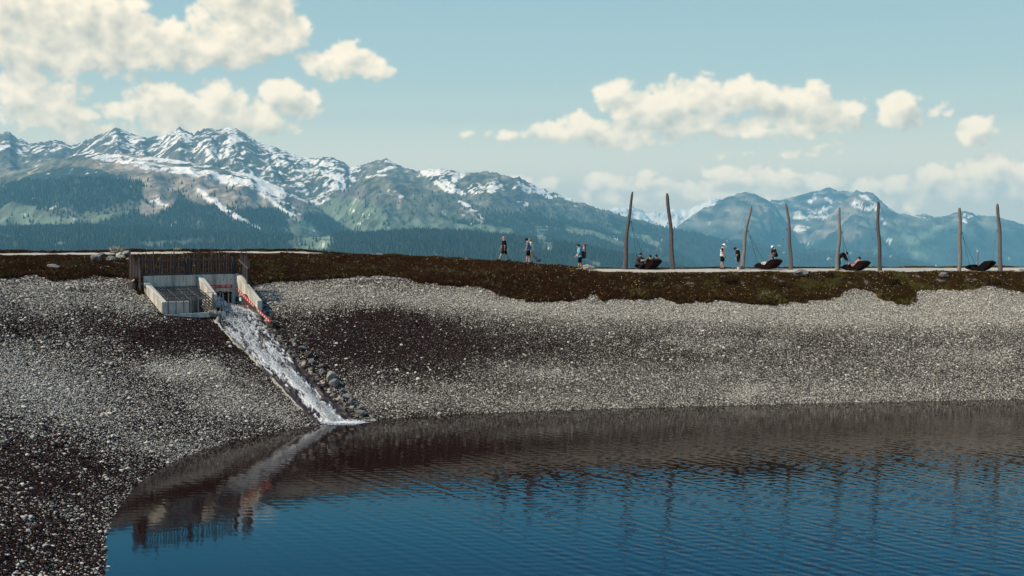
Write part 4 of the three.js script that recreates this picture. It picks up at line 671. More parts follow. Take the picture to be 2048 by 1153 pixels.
stick('driftwood_branch', 'curved pale twig at the lower edge of the turf in the middle', 'branch', [[1141, 589], [1145, 597], [1149, 601]], 0.03, [0.5, 0.45, 0.38]);
// dry pale shrubs beside the left path
[[236, 503, 0.45, 'pale dry shrub behind the rock heap'], [355, 505, 0.3, 'pale dry shrub behind the middle of the picket fence'], [757, 509, 0.34, 'small pale dry shrub alone on the crest right of the fence']].forEach(([x, y, s, label], i) => {
  const p = crossAt(x, (q) => q.d3 + 0.4) ?? at(x, y, 92); p.y = ground(p.x, p.z); const o = thing('dry_shrub', label, 'shrub', p);
  mesh('twigs', tuftGeometry(70 + i, 60, 1.3, 0.7).scale(s * 1.2, s, s * 1.2), dull(0.35, 0.32, 0.25), o); mesh('stem', new THREE.CylinderGeometry(0.02, 0.03, s * 0.6, 6).translate(0, s * 0.25, 0), FENCEWOOD[0], o);
});
// dark heath bushes on the right hand verge
[[1456, 563, 0.34, 'dark heath bush on the verge below the man in the white cap'], [1657, 552, 0.3, 'dark heath bush on the verge left of the fifth post'], [1300, 560, 0.26, 'low heath bush on the verge below the first swing'], [1780, 566, 0.34, 'broad dark bush in the turf tongue at the right'], [1985, 566, 0.34, 'dark bush in the turf below the last post'], [1560, 570, 0.26, 'low brown bush in the turf below the second swing']].forEach(([x, y, s, label], i) => {
  const p = groundPoint(x, y); p.y = ground(p.x, p.z); const o = thing('heath_bush', label, 'bush', p);
  mesh('foliage', tuftGeometry(90 + i, 150, 2.6, 0.55).scale(s * 1.3, s, s * 1.3), dull(0.036, 0.019, 0.010), o); mesh('stem', new THREE.CylinderGeometry(0.02, 0.03, s * 0.5, 6).translate(0, s * 0.2, 0), FENCEWOOD[2], o);
});

// ------------------------------------------------------------------ houses far up the slopes
const WALLS = [std(0.55, 0.5, 0.42, 0.9), std(0.16, 0.11, 0.08, 0.9)], ROOFS = [std(0.12, 0.08, 0.065, 0.9), std(0.10, 0.16, 0.22, 0.6)];
[[398, 446, 16, 1, 0, 0, 'tiny pale chalet in the meadow above the forest, right one of a pair'], [352, 447, 14, 1, 0, 0, 'tiny pale chalet in the meadow above the forest, left one of a pair'], [228, 433, 12, 1, 1, 0, 'tiny brown hut in the clearing at the left'], [690, 447, 13, 1, 0, 0, 'tiny pale hut in the green bowl of the ski area'], [1086, 465, 58, 0.45, 1, 1, 'long low building with a blue roof on the ridge above the forest'], [1062, 466, 18, 1, 0, 0, 'pale hut at the left end of the long blue roofed building'], [765, 463, 13, 1, 0, 0, 'tiny pale hut at the upper edge of the dark forest patch']]
  .forEach(([x, y, w, tall, wall, roof, label]) => {
    const p = ontoTerrain(massif, [x, y], 4300, 11000, 10); if (!p) return; const h = w * 0.42 * tall, d = w * 0.7 * (tall < 1 ? 0.4 : 1), o = thing('mountain_house', label, 'house', p, 0.2);
    mesh('wall', new THREE.BoxGeometry(w, h + 6, d).translate(0, (h - 6) / 2, 0), WALLS[wall], o);
    const s = new THREE.Shape([new THREE.Vector2(-d * 0.62, 0), new THREE.Vector2(d * 0.62, 0), new THREE.Vector2(0, d * 0.42)]); mesh('roof', new THREE.ExtrudeGeometry(s, { depth: w * 1.08, bevelEnabled: false }).translate(0, 0, -w * 0.54).rotateY(Math.PI / 2).translate(0, h, 0), ROOFS[roof], o);
    for (let k = -1; k <= 1; k++) mesh('window', new THREE.BoxGeometry(w * 0.12, h * 0.4, 0.4).translate(k * w * 0.28, h * 0.5, d / 2 + 0.1), std(0.04, 0.05, 0.06, 0.2), o);
  });

// ------------------------------------------------------------------ swing posts and hanging loungers
const POSTWOOD = [woodOf(0.17, 0.15, 0.135), woodOf(0.24, 0.22, 0.195), woodOf(0.12, 0.098, 0.09)];
function footing(px, py) { const p = groundPoint(px, py), r = rimAt(p.x); return sdf(p.x, p.z) > r.d3 - 0.4 ? crossAt(px, (q) => q.d3 - 0.5) : p; }   // a place to stand on the path
const wordOf = ['first', 'second', 'third', 'fourth', 'fifth', 'sixth', 'seventh', 'eighth'];
const POSTS = [[1250, 537, 1266, 384, 11, 4.6, -0.7, 2, 'leaning right beside the crouching person'], [1346, 537, 1334, 387, 9.5, 6.4, 0.5, 2, 'leaning left beside the crowded lounger'], [1486, 540, 1503, 412, 9, 4.5, -0.9, 1, 'bent, next to the person in white socks'], [1582, 541, 1573, 407, 9, 4.6, 0.5, 0, 'standing by the grey path edge boulder'], [1674, 543, 1680, 415, 9, 4.6, 0.4, 1, 'pale, half hiding the dark bending person'], [1762, 543, 1757, 404, 8.5, 6, -0.4, 2, 'dark, right of the pink shirted person'], [1919, 544, 1920, 416, 8.5, 6.5, 0.3, 1, 'pale and upright, left of the empty lounger'], [2000, 545, 1995, 408, 9, 6, 0.7, 0, 'right of the empty lounger']];
const hooks = POSTS.map(([x, y, tx, ty, w, tw, bend, tone, where], k) => {
  const base = footing(x, y); base.y = ground(base.x, base.z) - 0.05; const D = -base.z, top = at(tx, ty, D), m = D / FOCAL, n = 26, s = 10, pos = [], idx = [], uv = [], c = (t) => V(lerp(base.x, top.x, t) + bend * 0.16 * Math.sin(t * 3.1) + 0.03 * Math.sin(t * 11 + k * 2), lerp(base.y, top.y, t), base.z + 0.05 * Math.sin(t * 7 + k));
  for (let j = 0; j <= n; j++) for (let i = 0; i <= s; i++) {
    const t = j / n, a = i / s * 6.2832, p = c(t), tip = j === n ? 0.62 : j === n - 1 ? 0.92 : 1, rad = lerp(w, tw, Math.pow(t, 0.8)) * m / 2 * tip * (1 + 0.07 * noise(t * 14 + k * 9, Math.cos(a), Math.sin(a)) + 0.06 * Math.exp(-t * 30));
    pos.push(p.x - base.x + Math.cos(a) * rad, p.y - base.y, p.z - base.z + Math.sin(a) * rad); uv.push(i / s * 1.2, t * 5.4);
    if (i && j) { const q = j * (s + 1) + i; idx.push(q - s - 2, q - 1, q, q - s - 2, q, q - s - 1); }
  }
  const g = new THREE.BufferGeometry(); g.setAttribute('position', new THREE.Float32BufferAttribute(pos, 3)); g.setAttribute('uv', new THREE.Float32BufferAttribute(uv, 2)); g.setIndex(idx); g.computeVertexNormals(); if (g.attributes.normal.getX(2) * pos[6] < 0) { g.setIndex(idx.reverse()); g.computeVertexNormals(); }
  const o = thing('swing_post', `weathered trunk post, ${wordOf[k]} from left, ${where}`, 'post', base, 0, 'tree trunk posts of the swings');
  mesh('trunk', g, POSTWOOD[tone], o);
  const hook = c(0.615).add(V(k % 2 ? -w * m * 0.42 : w * m * 0.42, 0, 0));
  mesh('hook', new THREE.TorusGeometry(0.07, 0.018, 6, 12).translate(hook.x - base.x, hook.y - base.y, hook.z - base.z), DARKSTEEL, o);
  return hook;
});
const SEAT = [[-0.93, 0.29], [-0.80, 0.36], [-0.66, 0.44], [-0.54, 0.46], [-0.44, 0.38], [-0.32, 0.25], [-0.18, 0.185], [-0.04, 0.25], [0.12, 0.42], [0.30, 0.58], [0.48, 0.70], [0.64, 0.765], [0.78, 0.755], [0.92, 0.68]];
const seatCurve = new THREE.CatmullRomCurve3(SEAT.map(([u, v]) => V(u, v, 0)));
const darkWood = (r, g, b) => { const m = dull(r, g, b); m.map = woodMap; return m; };
const SLATWOOD = [darkWood(0.014, 0.007, 0.005), darkWood(0.024, 0.013, 0.009), darkWood(0.018, 0.009, 0.007)], RIM = woodOf(0.30, 0.26, 0.21);
const LOUNGERS = [];
[[1297, 539, 'dark wooden swing lounger crowded with people between the first two posts', -0.86], [1537, 541, 'dark swing lounger pushed by a person in a white cap, between third and fourth posts', -0.88], [1712, 543, 'dark wooden swing lounger carrying a person with a pink shirt', -0.80], [1962, 544, 'empty dark wooden swing lounger between the last two posts', -0.84]].forEach(([x, y, label, yaw], k) => {
  const p = footing(x, y), W = 0.46; p.y = ground(p.x, p.z) + 0.02; const o = thing('swing_lounger', label, 'swing', p, yaw, 'swing loungers hung between posts'), n = 17, slat = new THREE.BoxGeometry(0.132, 0.03, W * 2);
  for (let i = 0; i < n; i++) { const t = (i + 0.5) / n, q = seatCurve.getPointAt(t), d = seatCurve.getTangentAt(t), s = mesh('slat', slat, SLATWOOD[(i * 2 + k) % 3], o); s.position.copy(q); s.rotation.z = Math.atan2(d.y, d.x); }
  for (const z of [-W + 0.04, 0, W - 0.04]) {                // carved ribs under the slats: deep behind the seat and the back
    const s = new THREE.Shape(), N = 30; for (let i = 0; i <= N; i++) { const q = seatCurve.getPointAt(i / N); i ? s.lineTo(q.x, q.y - 0.016) : s.moveTo(q.x, q.y - 0.016); }
    for (const [u, v] of [[0.93, 0.62], [0.80, 0.50], [0.62, 0.34], [0.40, 0.19], [0.12, 0.095], [-0.20, 0.085], [-0.50, 0.12], [-0.78, 0.19], [-0.95, 0.25]]) s.lineTo(u, v);
    mesh('rib', new THREE.ExtrudeGeometry(s, { depth: 0.05, bevelEnabled: false }).translate(0, 0, z - 0.025), SLATWOOD[0], o);
  }
  { // the curved underside boards
    const c = new THREE.CatmullRomCurve3([[0.94, 0.64], [0.80, 0.485], [0.62, 0.325], [0.40, 0.18], [0.12, 0.085], [-0.20, 0.075], [-0.50, 0.11], [-0.78, 0.18], [-0.95, 0.245]].map(([u, v]) => V(u, v, 0))), b = new THREE.BoxGeometry(0.19, 0.025, W * 2 - 0.01);
    for (let i = 0; i < 12; i++) { const t = (i + 0.5) / 12, q = c.getPointAt(t), d = c.getTangentAt(t), s = mesh('hull_board', b, SLATWOOD[(i + k) % 3], o); s.position.copy(q); s.rotation.z = Math.atan2(d.y, d.x); }
  }
  for (const z of [-W, W]) { const pts = []; for (let i = 0; i <= 24; i++) { const q = seatCurve.getPointAt(i / 24); pts.push(V(q.x, q.y + 0.01, z)); } mesh('rim', new THREE.TubeGeometry(new THREE.CatmullRomCurve3(pts), 40, 0.022, 5), z < 0 ? RIM : SLATWOOD[1], o); }
  mesh('head_rail', box(0.06, 0.05, W * 2 + 0.05, 0.70, 0.785, 0), RIM, o);
  o.updateMatrixWorld(true);
  const ropes = [[hooks[2 * k], -0.62, 0.43, SLATWOOD[0], 0.16], [hooks[2 * k + 1], 0.66, 0.78, RIM, k % 2 ? 0.35 : 0.3]];
  for (const [h, u, v, m, part] of ropes) {
    const a = o.worldToLocal(h.clone()), ring = a.clone().lerp(V(u, v, 0), part);
    mesh('rope', tube(a, ring, 0.011, 0.011, 5), m, o); mesh('ring', new THREE.TorusGeometry(0.035, 0.01, 5, 10).translate(ring.x, ring.y, ring.z), DARKSTEEL, o);
    for (const z of [-W + 0.02, W - 0.02]) mesh('rope', tube(ring, V(u, v, z), 0.010, 0.010, 5), m, o);
  }
  LOUNGERS.push(o);
});
{ const p = footing(1968, 541); p.z -= 1.2; p.y = ground(p.x, p.z); const o = thing('carved_post', 'slim carved wooden post with a pale rounded top behind the empty lounger', 'post', p);
  mesh('shaft', new THREE.LatheGeometry([[0.07, 0], [0.07, 0.5], [0.05, 0.75], [0.065, 0.9], [0.05, 1.02], [0.075, 1.10], [0.07, 1.2], [0.035, 1.22]].map(([x, y]) => new THREE.Vector2(x, y)), 10), POSTWOOD[1], o);
  mesh('head', new THREE.SphereGeometry(0.085, 12, 9).scale(1, 1.25, 1).translate(0, 1.32, 0), woodOf(0.5, 0.47, 0.42), o); }

// ------------------------------------------------------------------ people
const cubes = new Map();
function meshField(field, center, size, res) {              // surface of a distance field
  if (!cubes.has(res)) cubes.set(res, new MarchingCubes(res, new THREE.MeshBasicMaterial(), false, false, 160000));
  const mc = cubes.get(res), half = size / 2, F = mc.field; mc.isolation = 0; let q = 0;
  for (let k = 0; k < res; k++) for (let j = 0; j < res; j++) for (let i = 0; i < res; i++) F[q++] = -field(center.x + (i / (res / 2) - 1) * half, center.y + (j / (res / 2) - 1) * half, center.z + (k / (res / 2) - 1) * half);
  mc.update();
  const n = mc.count, p = new Float32Array(n * 3), nn = new Float32Array(n * 3);
  for (let i = 0; i < n; i++) for (let c = 0; c < 3; c++) { p[i * 3 + c] = center.getComponent(c) + mc.positionArray[i * 3 + c] * half; nn[i * 3 + c] = mc.normalArray[i * 3 + c]; }
  const g = new THREE.BufferGeometry(); g.setAttribute('position', new THREE.BufferAttribute(p, 3)); g.setAttribute('normal', new THREE.BufferAttribute(nn, 3)); return g;
}
const capsule = (a, b, ra, rb, flatZ = 1) => { const dx = b.x - a.x, dy = b.y - a.y, dz = (b.z - a.z) * flatZ, l = dx * dx + dy * dy + dz * dz || 1e-9; return (x, y, z) => { const px = x - a.x, py = y - a.y, pz = (z - a.z) * flatZ, t = clamp((px * dx + py * dy + pz * dz) / l), ex = px - dx * t, ey = py - dy * t, ez = pz - dz * t; return Math.sqrt(ex * ex + ey * ey + ez * ez) - lerp(ra, rb, t); }; };
const blend = (list, k) => (x, y, z) => { let d = 1e3; for (const f of list) { const v = f(x, y, z); if (d > 900) d = v; else { const h = clamp(0.5 + 0.5 * (v - d) / k); d = lerp(v, d, h) - k * h * (1 - h); } } return d; };
const dirOf = (a, side = 0) => V(Math.sin(a) * Math.cos(side), -Math.cos(a) * Math.cos(side), Math.sin(side));   // 0 hangs down, positive swings forward (+x)
const SKIN = () => std(0.42, 0.245, 0.165, 0.6);
const cloth = (r, g, b) => dull(r, g, b);
function person(spec) {
  const s = { lean: 0.05, nod: 0.1, thigh: [0.05, -0.05], knee: [0.05, 0.05], arm: [0.1, -0.05], elbow: [0.25, 0.25], spread: 0.04, armOut: 0.12, scale: 1, ...spec };
  const hip = V(0, 0.95, 0), up = V(Math.sin(s.lean), Math.cos(s.lean), 0), chest = hip.clone().addScaledVector(up, 0.36), shoulder = hip.clone().addScaledVector(up, 0.49), neck = hip.clone().addScaledVector(up, 0.56);
  const hu = V(Math.sin(s.lean + s.nod), Math.cos(s.lean + s.nod), 0), head = neck.clone().addScaledVector(hu, 0.145), face = V(Math.cos(s.lean + s.nod), -Math.sin(s.lean + s.nod), 0);
  const limbs = [0, 1].map((k) => {
    const z = k ? 0.095 : -0.095, h = V(0, 0.93, z), kn = h.clone().addScaledVector(dirOf(s.thigh[k], (k ? 1 : -1) * s.spread), 0.44), an = kn.clone().addScaledVector(dirOf(s.thigh[k] - s.knee[k], 0), 0.43), fa = s.foot?.[k] ?? Math.max(-0.3, s.thigh[k] - s.knee[k]) * 0.6, toe = an.clone().add(V(Math.cos(fa) * 0.17, Math.sin(fa) * 0.17 - 0.045, (k ? 1 : -1) * 0.02)), heel = an.clone().add(V(-0.05, -0.05, 0));
    const zs = k ? 0.185 : -0.185, sh = V(shoulder.x, shoulder.y, zs), el = sh.clone().addScaledVector(dirOf(s.lean * 0.35 + s.arm[k], (k ? 1 : -1) * s.armOut), 0.29), wr = el.clone().addScaledVector(dirOf(s.lean * 0.35 + s.arm[k] + s.elbow[k], (k ? -0.3 : 0.3) * s.armOut), 0.26), hd = wr.clone().sub(el).normalize();
    return { h, kn, an, toe, heel, sh, el, wr, hd, k };
  });
  // one continuous body
  const parts = [capsule(hip, chest, 0.135, 0.145, 0.74), capsule(chest, shoulder, 0.14, 0.105, 0.60), capsule(shoulder, neck, 0.075, 0.055), capsule(neck, head.clone().addScaledVector(hu, -0.05), 0.052, 0.05)];
  for (const l of limbs) parts.push(capsule(l.h, l.kn, 0.088, 0.058), capsule(l.kn, l.kn.clone().lerp(l.an, 0.4).add(V(-0.012, 0, 0)), 0.052, 0.058), capsule(l.kn.clone().lerp(l.an, 0.4), l.an, 0.055, 0.038), capsule(l.heel, l.toe, 0.036, 0.03), capsule(l.sh, l.el, 0.052, 0.041), capsule(l.el, l.wr, 0.041, 0.028));
  const headParts = [(x, y, z) => { const dx = x - head.x, dy = y - head.y, dz = z - head.z, a = dx * face.x + dy * face.y, b = dx * hu.x + dy * hu.y; return (Math.sqrt((a / 0.098) ** 2 + (b / 0.122) ** 2 + (dz / 0.078) ** 2) - 1) * 0.08; },
    capsule(head.clone().addScaledVector(hu, -0.075).addScaledVector(face, 0.045), head.clone().addScaledVector(hu, -0.02).addScaledVector(face, 0.04), 0.042, 0.055), capsule(neck, head.clone().addScaledVector(hu, -0.06), 0.054, 0.052)];
  const nose = capsule(head.clone().addScaledVector(face, 0.098).addScaledVector(hu, 0.005), head.clone().addScaledVector(face, 0.117).addScaledVector(hu, -0.032), 0.009, 0.014), ears = [-1, 1].map((e) => capsule(head.clone().add(V(0, 0, e * 0.079)).addScaledVector(hu, 0.018).addScaledVector(face, -0.006), head.clone().add(V(0, 0, e * 0.08)).addScaledVector(hu, -0.022), 0.013, 0.010));
  const lip = capsule(head.clone().addScaledVector(face, 0.092).addScaledVector(hu, -0.062).add(V(0, 0, -0.018)), head.clone().addScaledVector(face, 0.092).addScaledVector(hu, -0.062).add(V(0, 0, 0.018)), 0.008, 0.008), brows = [-1, 1].map((e) => capsule(head.clone().addScaledVector(face, 0.086).addScaledVector(hu, 0.028).add(V(0, 0, e * 0.016)), head.clone().addScaledVector(face, 0.078).addScaledVector(hu, 0.028).add(V(0, 0, e * 0.045)), 0.009, 0.008));
  const body = blend(parts, 0.05), skull = blend([...headParts], 0.03), headField = blend([skull, nose, lip, ...brows, ...ears], 0.010);
  const mid = V(0, 0.86, 0).add(V((head.x + limbs[0].kn.x) * 0.25, 0, 0)), gs = [meshField(body, mid, 1.95, 92), meshField(headField, head, 0.36, 44)];
  for (const l of limbs) {                                  // hands: palm, four unequal bent fingers, thumb from the side of the palm
    const d = l.hd, side = V(0, 0, l.k ? -1 : 1), across = new THREE.Vector3().crossVectors(d, side).normalize(), tip = l.wr.clone().addScaledVector(d, 0.085), fs = [capsule(l.wr.clone().addScaledVector(d, -0.02), l.wr.clone().addScaledVector(d, 0.02), 0.027, 0.027), capsule(l.wr.clone().addScaledVector(d, 0.03).addScaledVector(across, -0.02), tip.clone().addScaledVector(across, -0.026), 0.019, 0.016), capsule(l.wr.clone().addScaledVector(d, 0.03).addScaledVector(across, 0.018), tip.clone().addScaledVector(across, 0.024), 0.019, 0.016)];
    const fingers = [];
    [[-0.034, 0.062], [-0.012, 0.074], [0.011, 0.070], [0.033, 0.054]].forEach(([o, len]) => { const a = tip.clone().addScaledVector(across, o), b = a.clone().addScaledVector(d, len * 0.5).addScaledVector(side, len * 0.12), c = b.clone().addScaledVector(d, len * 0.42).addScaledVector(side, len * 0.32); fingers.push(capsule(a, b, 0.0092, 0.0085), capsule(b, c, 0.0085, 0.0074)); });
    const t0 = l.wr.clone().addScaledVector(d, 0.035).addScaledVector(across, -0.03), t1 = t0.clone().addScaledVector(d, 0.035).addScaledVector(across, -0.026).addScaledVector(side, 0.012), t2 = t1.clone().addScaledVector(d, 0.03).addScaledVector(across, -0.004).addScaledVector(side, 0.014); fingers.push(capsule(t0, t1, 0.013, 0.011), capsule(t1, t2, 0.011, 0.009));
    const palm = blend(fs, 0.015); gs.push(meshField((x, y, z) => { let v = palm(x, y, z); for (const f of fingers) v = Math.min(v, f(x, y, z)); return v; }, l.wr.clone().addScaledVector(d, 0.07), 0.26, 58));
  }
  const o = new THREE.Group(); o.name = numbered('person'); scene.add(o); tag(o, spec.label, 'person');
  mesh('body', mergeGeometries(gs), spec.skin ?? SKIN(), o);
  // clothes follow the same field, a little outside it
  const torso = blend([...parts.slice(0, 3), ...limbs.flatMap((l) => [capsule(l.h, l.kn, 0.088, 0.058)])], 0.05), sleeves = limbs.map((l) => capsule(l.sh, l.sh.clone().lerp(l.el, spec.longSleeves ? 1.0 : 0.72), 0.064, 0.060)), fore = spec.longSleeves ? limbs.map((l) => capsule(l.el, l.wr.clone().lerp(l.el, 0.08), 0.058, 0.042)) : [];
  const along = (x, y, z) => (x - hip.x) * up.x + (y - hip.y) * up.y;
  if (spec.shirt) { const f = blend([torso, ...sleeves, ...fore], 0.03); mesh('shirt', meshField((x, y, z) => { const a = along(x, y, z); return Math.max(f(x, y, z) - 0.017 - 0.012 * noise(x * 7, y * 6, z * 7) - 0.018 * sstep(0.2, -0.05, a), -0.06 - a + (spec.shirtDrop ? -spec.shirtDrop : 0), (a - 0.545) - 0.06 * Math.abs(z)); }, V((hip.x + shoulder.x) / 2 + 0.05, (hip.y + shoulder.y) / 2, 0), 1.15, 64), spec.shirt, o); }
  if (spec.shorts) { const cut = spec.shortLength ?? 0.78, f = blend([capsule(hip, hip.clone().addScaledVector(up, 0.1), 0.14, 0.14, 0.76), ...limbs.map((l) => capsule(l.h, l.h.clone().lerp(l.kn, cut), 0.10, 0.088)), ...(spec.trousers ? limbs.flatMap((l) => [capsule(l.kn, l.an, 0.082, 0.062)]) : [])], 0.04); mesh('shorts', meshField((x, y, z) => Math.max(f(x, y, z) - 0.014 - 0.012 * noise(x * 6, y * 6, z * 6), along(x, y, z) - 0.03), V(0.15, 0.68, 0), 1.5, 72), spec.shorts, o); }
  for (const l of limbs) {
    if (spec.shoes) { const f = blend([capsule(l.heel, l.toe, 0.05, 0.042), capsule(l.heel, l.an.clone().add(V(-0.01, 0.02, 0)), 0.05, 0.046)], 0.03); mesh('shoe', meshField(f, l.heel.clone().lerp(l.toe, 0.5).add(V(0, 0.03, 0)), 0.46, 36), spec.shoes, o); }
    if (spec.socks) mesh('sock', tube(l.an.clone().lerp(l.kn, 0.02), l.an.clone().lerp(l.kn, 0.36), 0.050, 0.062, 12), spec.socks, o);
  }
  const inHead = (x, y, z) => { const dx = x - head.x, dy = y - head.y; return [dx * face.x + dy * face.y, dx * hu.x + dy * hu.y, z - head.z]; };
  if (spec.hair) mesh('hair', meshField((x, y, z) => { const [a, b, c] = inHead(x, y, z); return Math.max(skull(x, y, z) - 0.016 - 0.006 * noise(x * 40, y * 40, z * 40), a * 0.75 - b * 0.75 - 0.012 - (spec.longHair ? 0 : 0), -(b + (spec.longHair ? 0.16 : 0.055))); }, head, 0.42, 42), spec.hair, o);
  if (spec.cap) { mesh('cap', meshField((x, y, z) => { const [a, b, c] = inHead(x, y, z), dome = Math.max(skull(x, y, z) - 0.024, 0.03 - b), brim = Math.max(Math.hypot((a - 0.10) / 1.0, c * 1.05) - 0.085, Math.abs(b - 0.042 + a * 0.1) - 0.010, -a + 0.03); return Math.min(dome, brim); }, head.clone().addScaledVector(face, 0.04).addScaledVector(hu, 0.04), 0.44, 52), spec.cap, o); }
  if (spec.extra) spec.extra({ o, hip, up, chest, shoulder, neck, head, hu, face, limbs });
  o.userData.low = Math.min(...limbs.flatMap((l) => [l.toe.y - 0.045, l.heel.y - 0.05]));
  o.userData.hip = hip;
  return o;
}
const low = (o) => { const v = o.userData.low; delete o.userData.low; delete o.userData.hip; return v; };
function stand(o, px, turn, where, tall = 1) {
  const p = where ?? footing(px, 541); o.scale.setScalar(tall); o.rotation.y = turn; o.position.set(p.x, ground(p.x, p.z) + 0.05 - low(o) * tall, p.z); return o;
}
const onPath = (px, into) => crossAt(px, (q) => q.d2 + into);
const BLACK = cloth(0.013, 0.011, 0.011), NAVY = cloth(0.02, 0.02, 0.026), SHOE = std(0.018, 0.016, 0.016, 0.7), DARKHAIR = dull(0.016, 0.011, 0.008);
stand(person({ label: 'bald person in black shirt and shorts striding left ahead of the other walkers', lean: 0.08, nod: 0.0, thigh: [0.52, -0.34], knee: [0.10, 0.22], arm: [-0.15, 0.25], elbow: [0.12, 0.35], shirt: BLACK, shirtDrop: 0.12, shorts: BLACK, shoes: SHOE }), 1009, Math.PI + 0.1, onPath(1009, -1.5), 0.99);
stand(person({ label: 'person in blue shirt, black shorts and dark cap, walking left with head bowed', lean: 0.12, nod: 0.35, thigh: [0.22, -0.12], knee: [0.12, 0.28], arm: [0.1, -0.1], elbow: [0.4, 0.2], shirt: cloth(0.09, 0.16, 0.24), shorts: BLACK, shoes: SHOE, cap: NAVY, hair: DARKHAIR }), 1057, Math.PI, onPath(1057, -1.5), 0.98);
stand(person({ label: 'person in white shirt and pale shorts walking half hidden behind the one in blue', lean: 0.14, nod: 0.2, thigh: [0.30, -0.42], knee: [0.15, 0.5], arm: [0.05, -0.2], elbow: [0.3, 0.3], shirt: cloth(0.62, 0.58, 0.52), shorts: cloth(0.45, 0.41, 0.35), shoes: SHOE, hair: dull(0.22, 0.15, 0.08) }), 1063, Math.PI - 0.1, onPath(1063.5, -0.8), 1.0);
{ // hiker with a child in a back carrier
  let carry; const w = stand(person({ label: 'person in light blue shirt with dark hair carrying a child carrier on the back', lean: 0.10, nod: 0.25, thigh: [0.16, -0.1], knee: [0.1, 0.12], arm: [0.02, 0.1], elbow: [0.75, 0.65], shirt: cloth(0.16, 0.40, 0.50), shorts: BLACK, shoes: SHOE, hair: DARKHAIR, extra: (b) => { carry = b; } }), 1160, Math.PI, onPath(1160, -0.9), 1.0);
  const toWorldOf = (q) => w.localToWorld(q.clone()); w.updateMatrixWorld(true);
  const c = thing('child_carrier', 'dark framed child carrier with a sunshade on the back of the hiker in light blue', 'carrier', toWorldOf(carry.chest.clone().add(V(-0.30, -0.2, 0))), Math.PI);
  mesh('frame', mergeGeometries([-0.15, 0.15].flatMap((z) => [tube(V(0.16, -0.2, z), V(0.12, 0.52, z), 0.014), tube(V(0.16, -0.2, z), V(-0.16, -0.28, z), 0.014), tube(V(-0.16, -0.28, z), V(-0.10, 0.62, z), 0.014)])), DARKSTEEL, c);
  mesh('pack', toCreasedNormals(new THREE.BoxGeometry(0.26, 0.50, 0.28, 3, 4, 3).translate(0.02, -0.06, 0), 1), cloth(0.03, 0.022, 0.022), c);
  mesh('sunshade', new THREE.SphereGeometry(0.19, 12, 6, 0, 6.283, 0, 1.4).scale(0.8, 0.6, 0.9).translate(-0.14, 0.56, 0), cloth(0.10, 0.02, 0.02), c);
  mesh('strap', new THREE.TorusGeometry(0.17, 0.02, 6, 16).rotateY(Math.PI / 2).scale(0.5, 1.2, 1).translate(0.22, 0.2, 0), BLACK, c);
  const kid = person({ label: 'small blond child in pale clothes sitting in the carrier on the back of the hiker', lean: 0.1, nod: 0, thigh: [1.15, 1.15], knee: [1.2, 1.2], arm: [0.6, 0.5], elbow: [0.5, 0.6], spread: 0.25, shirt: cloth(0.55, 0.46, 0.42), shorts: cloth(0.3, 0.2, 0.18), shoes: SHOE, hair: dull(0.45, 0.32, 0.16) });
  low(kid); kid.scale.setScalar(0.5); kid.rotation.y = Math.PI; kid.position.copy(toWorldOf(carry.chest.clone().add(V(-0.30, -0.20, 0)))).add(V(0.03, -0.30, 0));
}
stand(person({ label: 'person in white cap and white shirt with dark sleeves, looking down on the path', lean: 0.06, nod: 0.35, thigh: [0.03, -0.03], knee: [0.04, 0.04], arm: [0.05, 0.12], elbow: [0.2, 0.3], spread: 0.07, shirt: cloth(0.55, 0.53, 0.48), shorts: BLACK, shoes: SHOE, cap: cloth(0.75, 0.72, 0.68), hair: DARKHAIR, extra: ({ o, limbs }) => limbs.forEach((l) => mesh('sleeve', tube(l.sh.clone().lerp(l.el, -0.05), l.sh.clone().lerp(l.el, 0.78), 0.088, 0.084, 12), NAVY, o)) }), 1445, -0.5, footing(1445, 541), 1.02);
stand(person({ label: 'person in black with dark cap and white socks, head bent down, beside the third post', lean: 0.16, nod: 0.95, thigh: [0.05, -0.02], knee: [0.05, 0.06], arm: [0.02, 0.0], elbow: [0.25, 0.2], shirt: BLACK, shorts: BLACK, shortLength: 0.6, shoes: std(0.5, 0.48, 0.45, 0.7), socks: cloth(0.75, 0.72, 0.68), cap: NAVY, hair: DARKHAIR }), 1477, Math.PI - 0.15, footing(1477, 542), 0.96);
stand(person({ label: 'person in black top, pale blue shorts and white cap pushing the second lounger', lean: 0.30, nod: 0.35, thigh: [0.25, -0.25], knee: [0.2, 0.15], arm: [0.35, 0.3], elbow: [0.45, 0.4], shirt: BLACK, shorts: cloth(0.35, 0.47, 0.56), shoes: SHOE, cap: cloth(0.72, 0.78, 0.80), hair: DARKHAIR }), 1554, Math.PI + 0.25, footing(1556, 541).add(V(0, 0, -0.75)), 0.97);
stand(person({ label: 'person dressed in black bending forward beside the fifth post, half hidden by it', lean: 1.0, nod: 0.55, thigh: [-0.08, 0.05], knee: [0.05, 0.08], arm: [0.1, 0.0], elbow: [0.15, 0.2], shirt: BLACK, longSleeves: true, shorts: BLACK, trousers: true, shortLength: 1, shoes: SHOE, hair: DARKHAIR }), 1681, 0.1, footing(1681, 542).add(V(0, 0, -0.45)), 0.92);
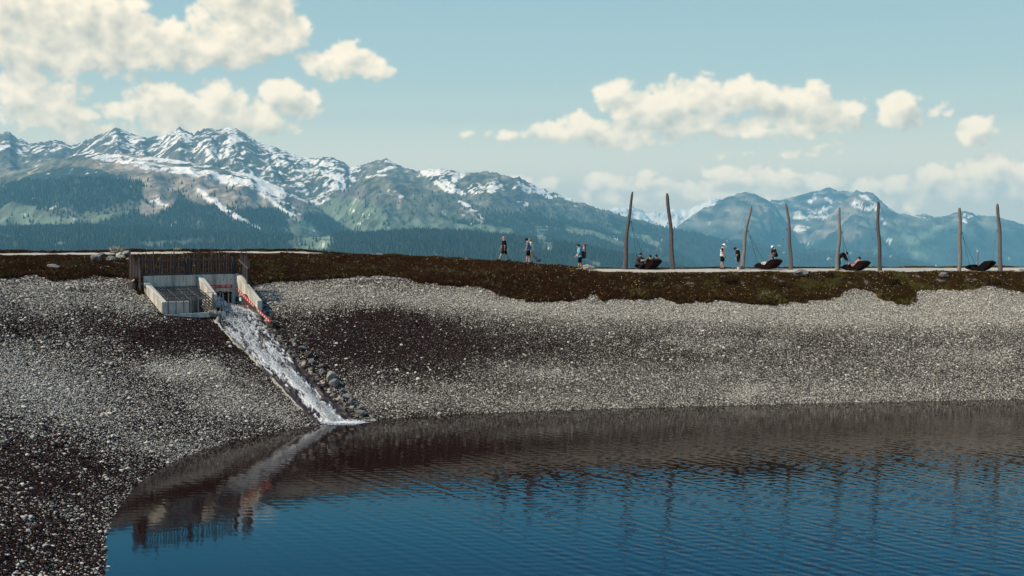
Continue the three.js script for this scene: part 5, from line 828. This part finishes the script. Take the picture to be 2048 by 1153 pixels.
function recline(o, lounger, u, v, z, tall = 1, extra = 0) {
  low(o); o.scale.setScalar(tall); o.rotation.y = lounger.rotation.y + Math.PI + extra; lounger.updateMatrixWorld(true); const p = lounger.localToWorld(V(u, v, z)); o.position.set(p.x, p.y - 0.95 * tall + 0.15 * tall, p.z); return o;
}
recline(person({ label: 'dark haired person in dark clothes lying back in the first lounger', lean: -0.75, nod: 0.75, thigh: [1.75, 1.7], knee: [0.9, 1.0], arm: [0.9, 0.9], elbow: [0.5, 0.5], shirt: BLACK, shorts: BLACK, trousers: true, shortLength: 1, shoes: SHOE, hair: DARKHAIR }), LOUNGERS[0], 0.02, 0.30, 0.2, 0.95);
recline(person({ label: 'second dark clothed person at the head end of the first lounger', lean: -0.85, nod: 0.9, thigh: [1.6, 1.6], knee: [0.6, 0.7], arm: [0.8, 0.8], elbow: [0.6, 0.6], shirt: NAVY, shorts: BLACK, shoes: SHOE, hair: DARKHAIR }), LOUNGERS[0], 0.20, 0.36, -0.22, 0.95);
stand(person({ label: 'person in dark clothes crouching at the foot end of the first lounger', lean: 0.35, nod: 0.1, thigh: [1.75, 1.5], knee: [2.2, 2.35], arm: [0.9, 0.6], elbow: [0.7, 0.9], shirt: cloth(0.05, 0.04, 0.04), shorts: NAVY, trousers: true, shortLength: 1, shoes: SHOE, hair: DARKHAIR, foot: [0, -0.4] }), 1275, -0.35, footing(1275, 540), 0.95);
recline(person({ label: 'person in pale khaki clothes lying in the second lounger with shoes up', lean: -0.95, nod: 0.8, thigh: [1.75, 1.85], knee: [0.7, 1.0], arm: [0.7, 0.7], elbow: [0.8, 0.8], shirt: cloth(0.5, 0.47, 0.38), shorts: cloth(0.38, 0.36, 0.28), trousers: true, shortLength: 1, shoes: std(0.05, 0.05, 0.05, 0.7), hair: DARKHAIR }), LOUNGERS[1], 0.0, 0.27, 0.05, 0.95);
recline(person({ label: 'dark haired person in a pink shirt lying in the third lounger with knees bent', lean: -0.72, nod: 0.7, thigh: [2.0, 1.85], knee: [1.0, 1.1], arm: [0.8, 0.8], elbow: [0.6, 0.7], shirt: cloth(0.50, 0.22, 0.24), shorts: BLACK, shoes: SHOE, hair: DARKHAIR }), LOUNGERS[2], -0.02, 0.27, 0.1, 0.95);

renderer.render(scene, camera);
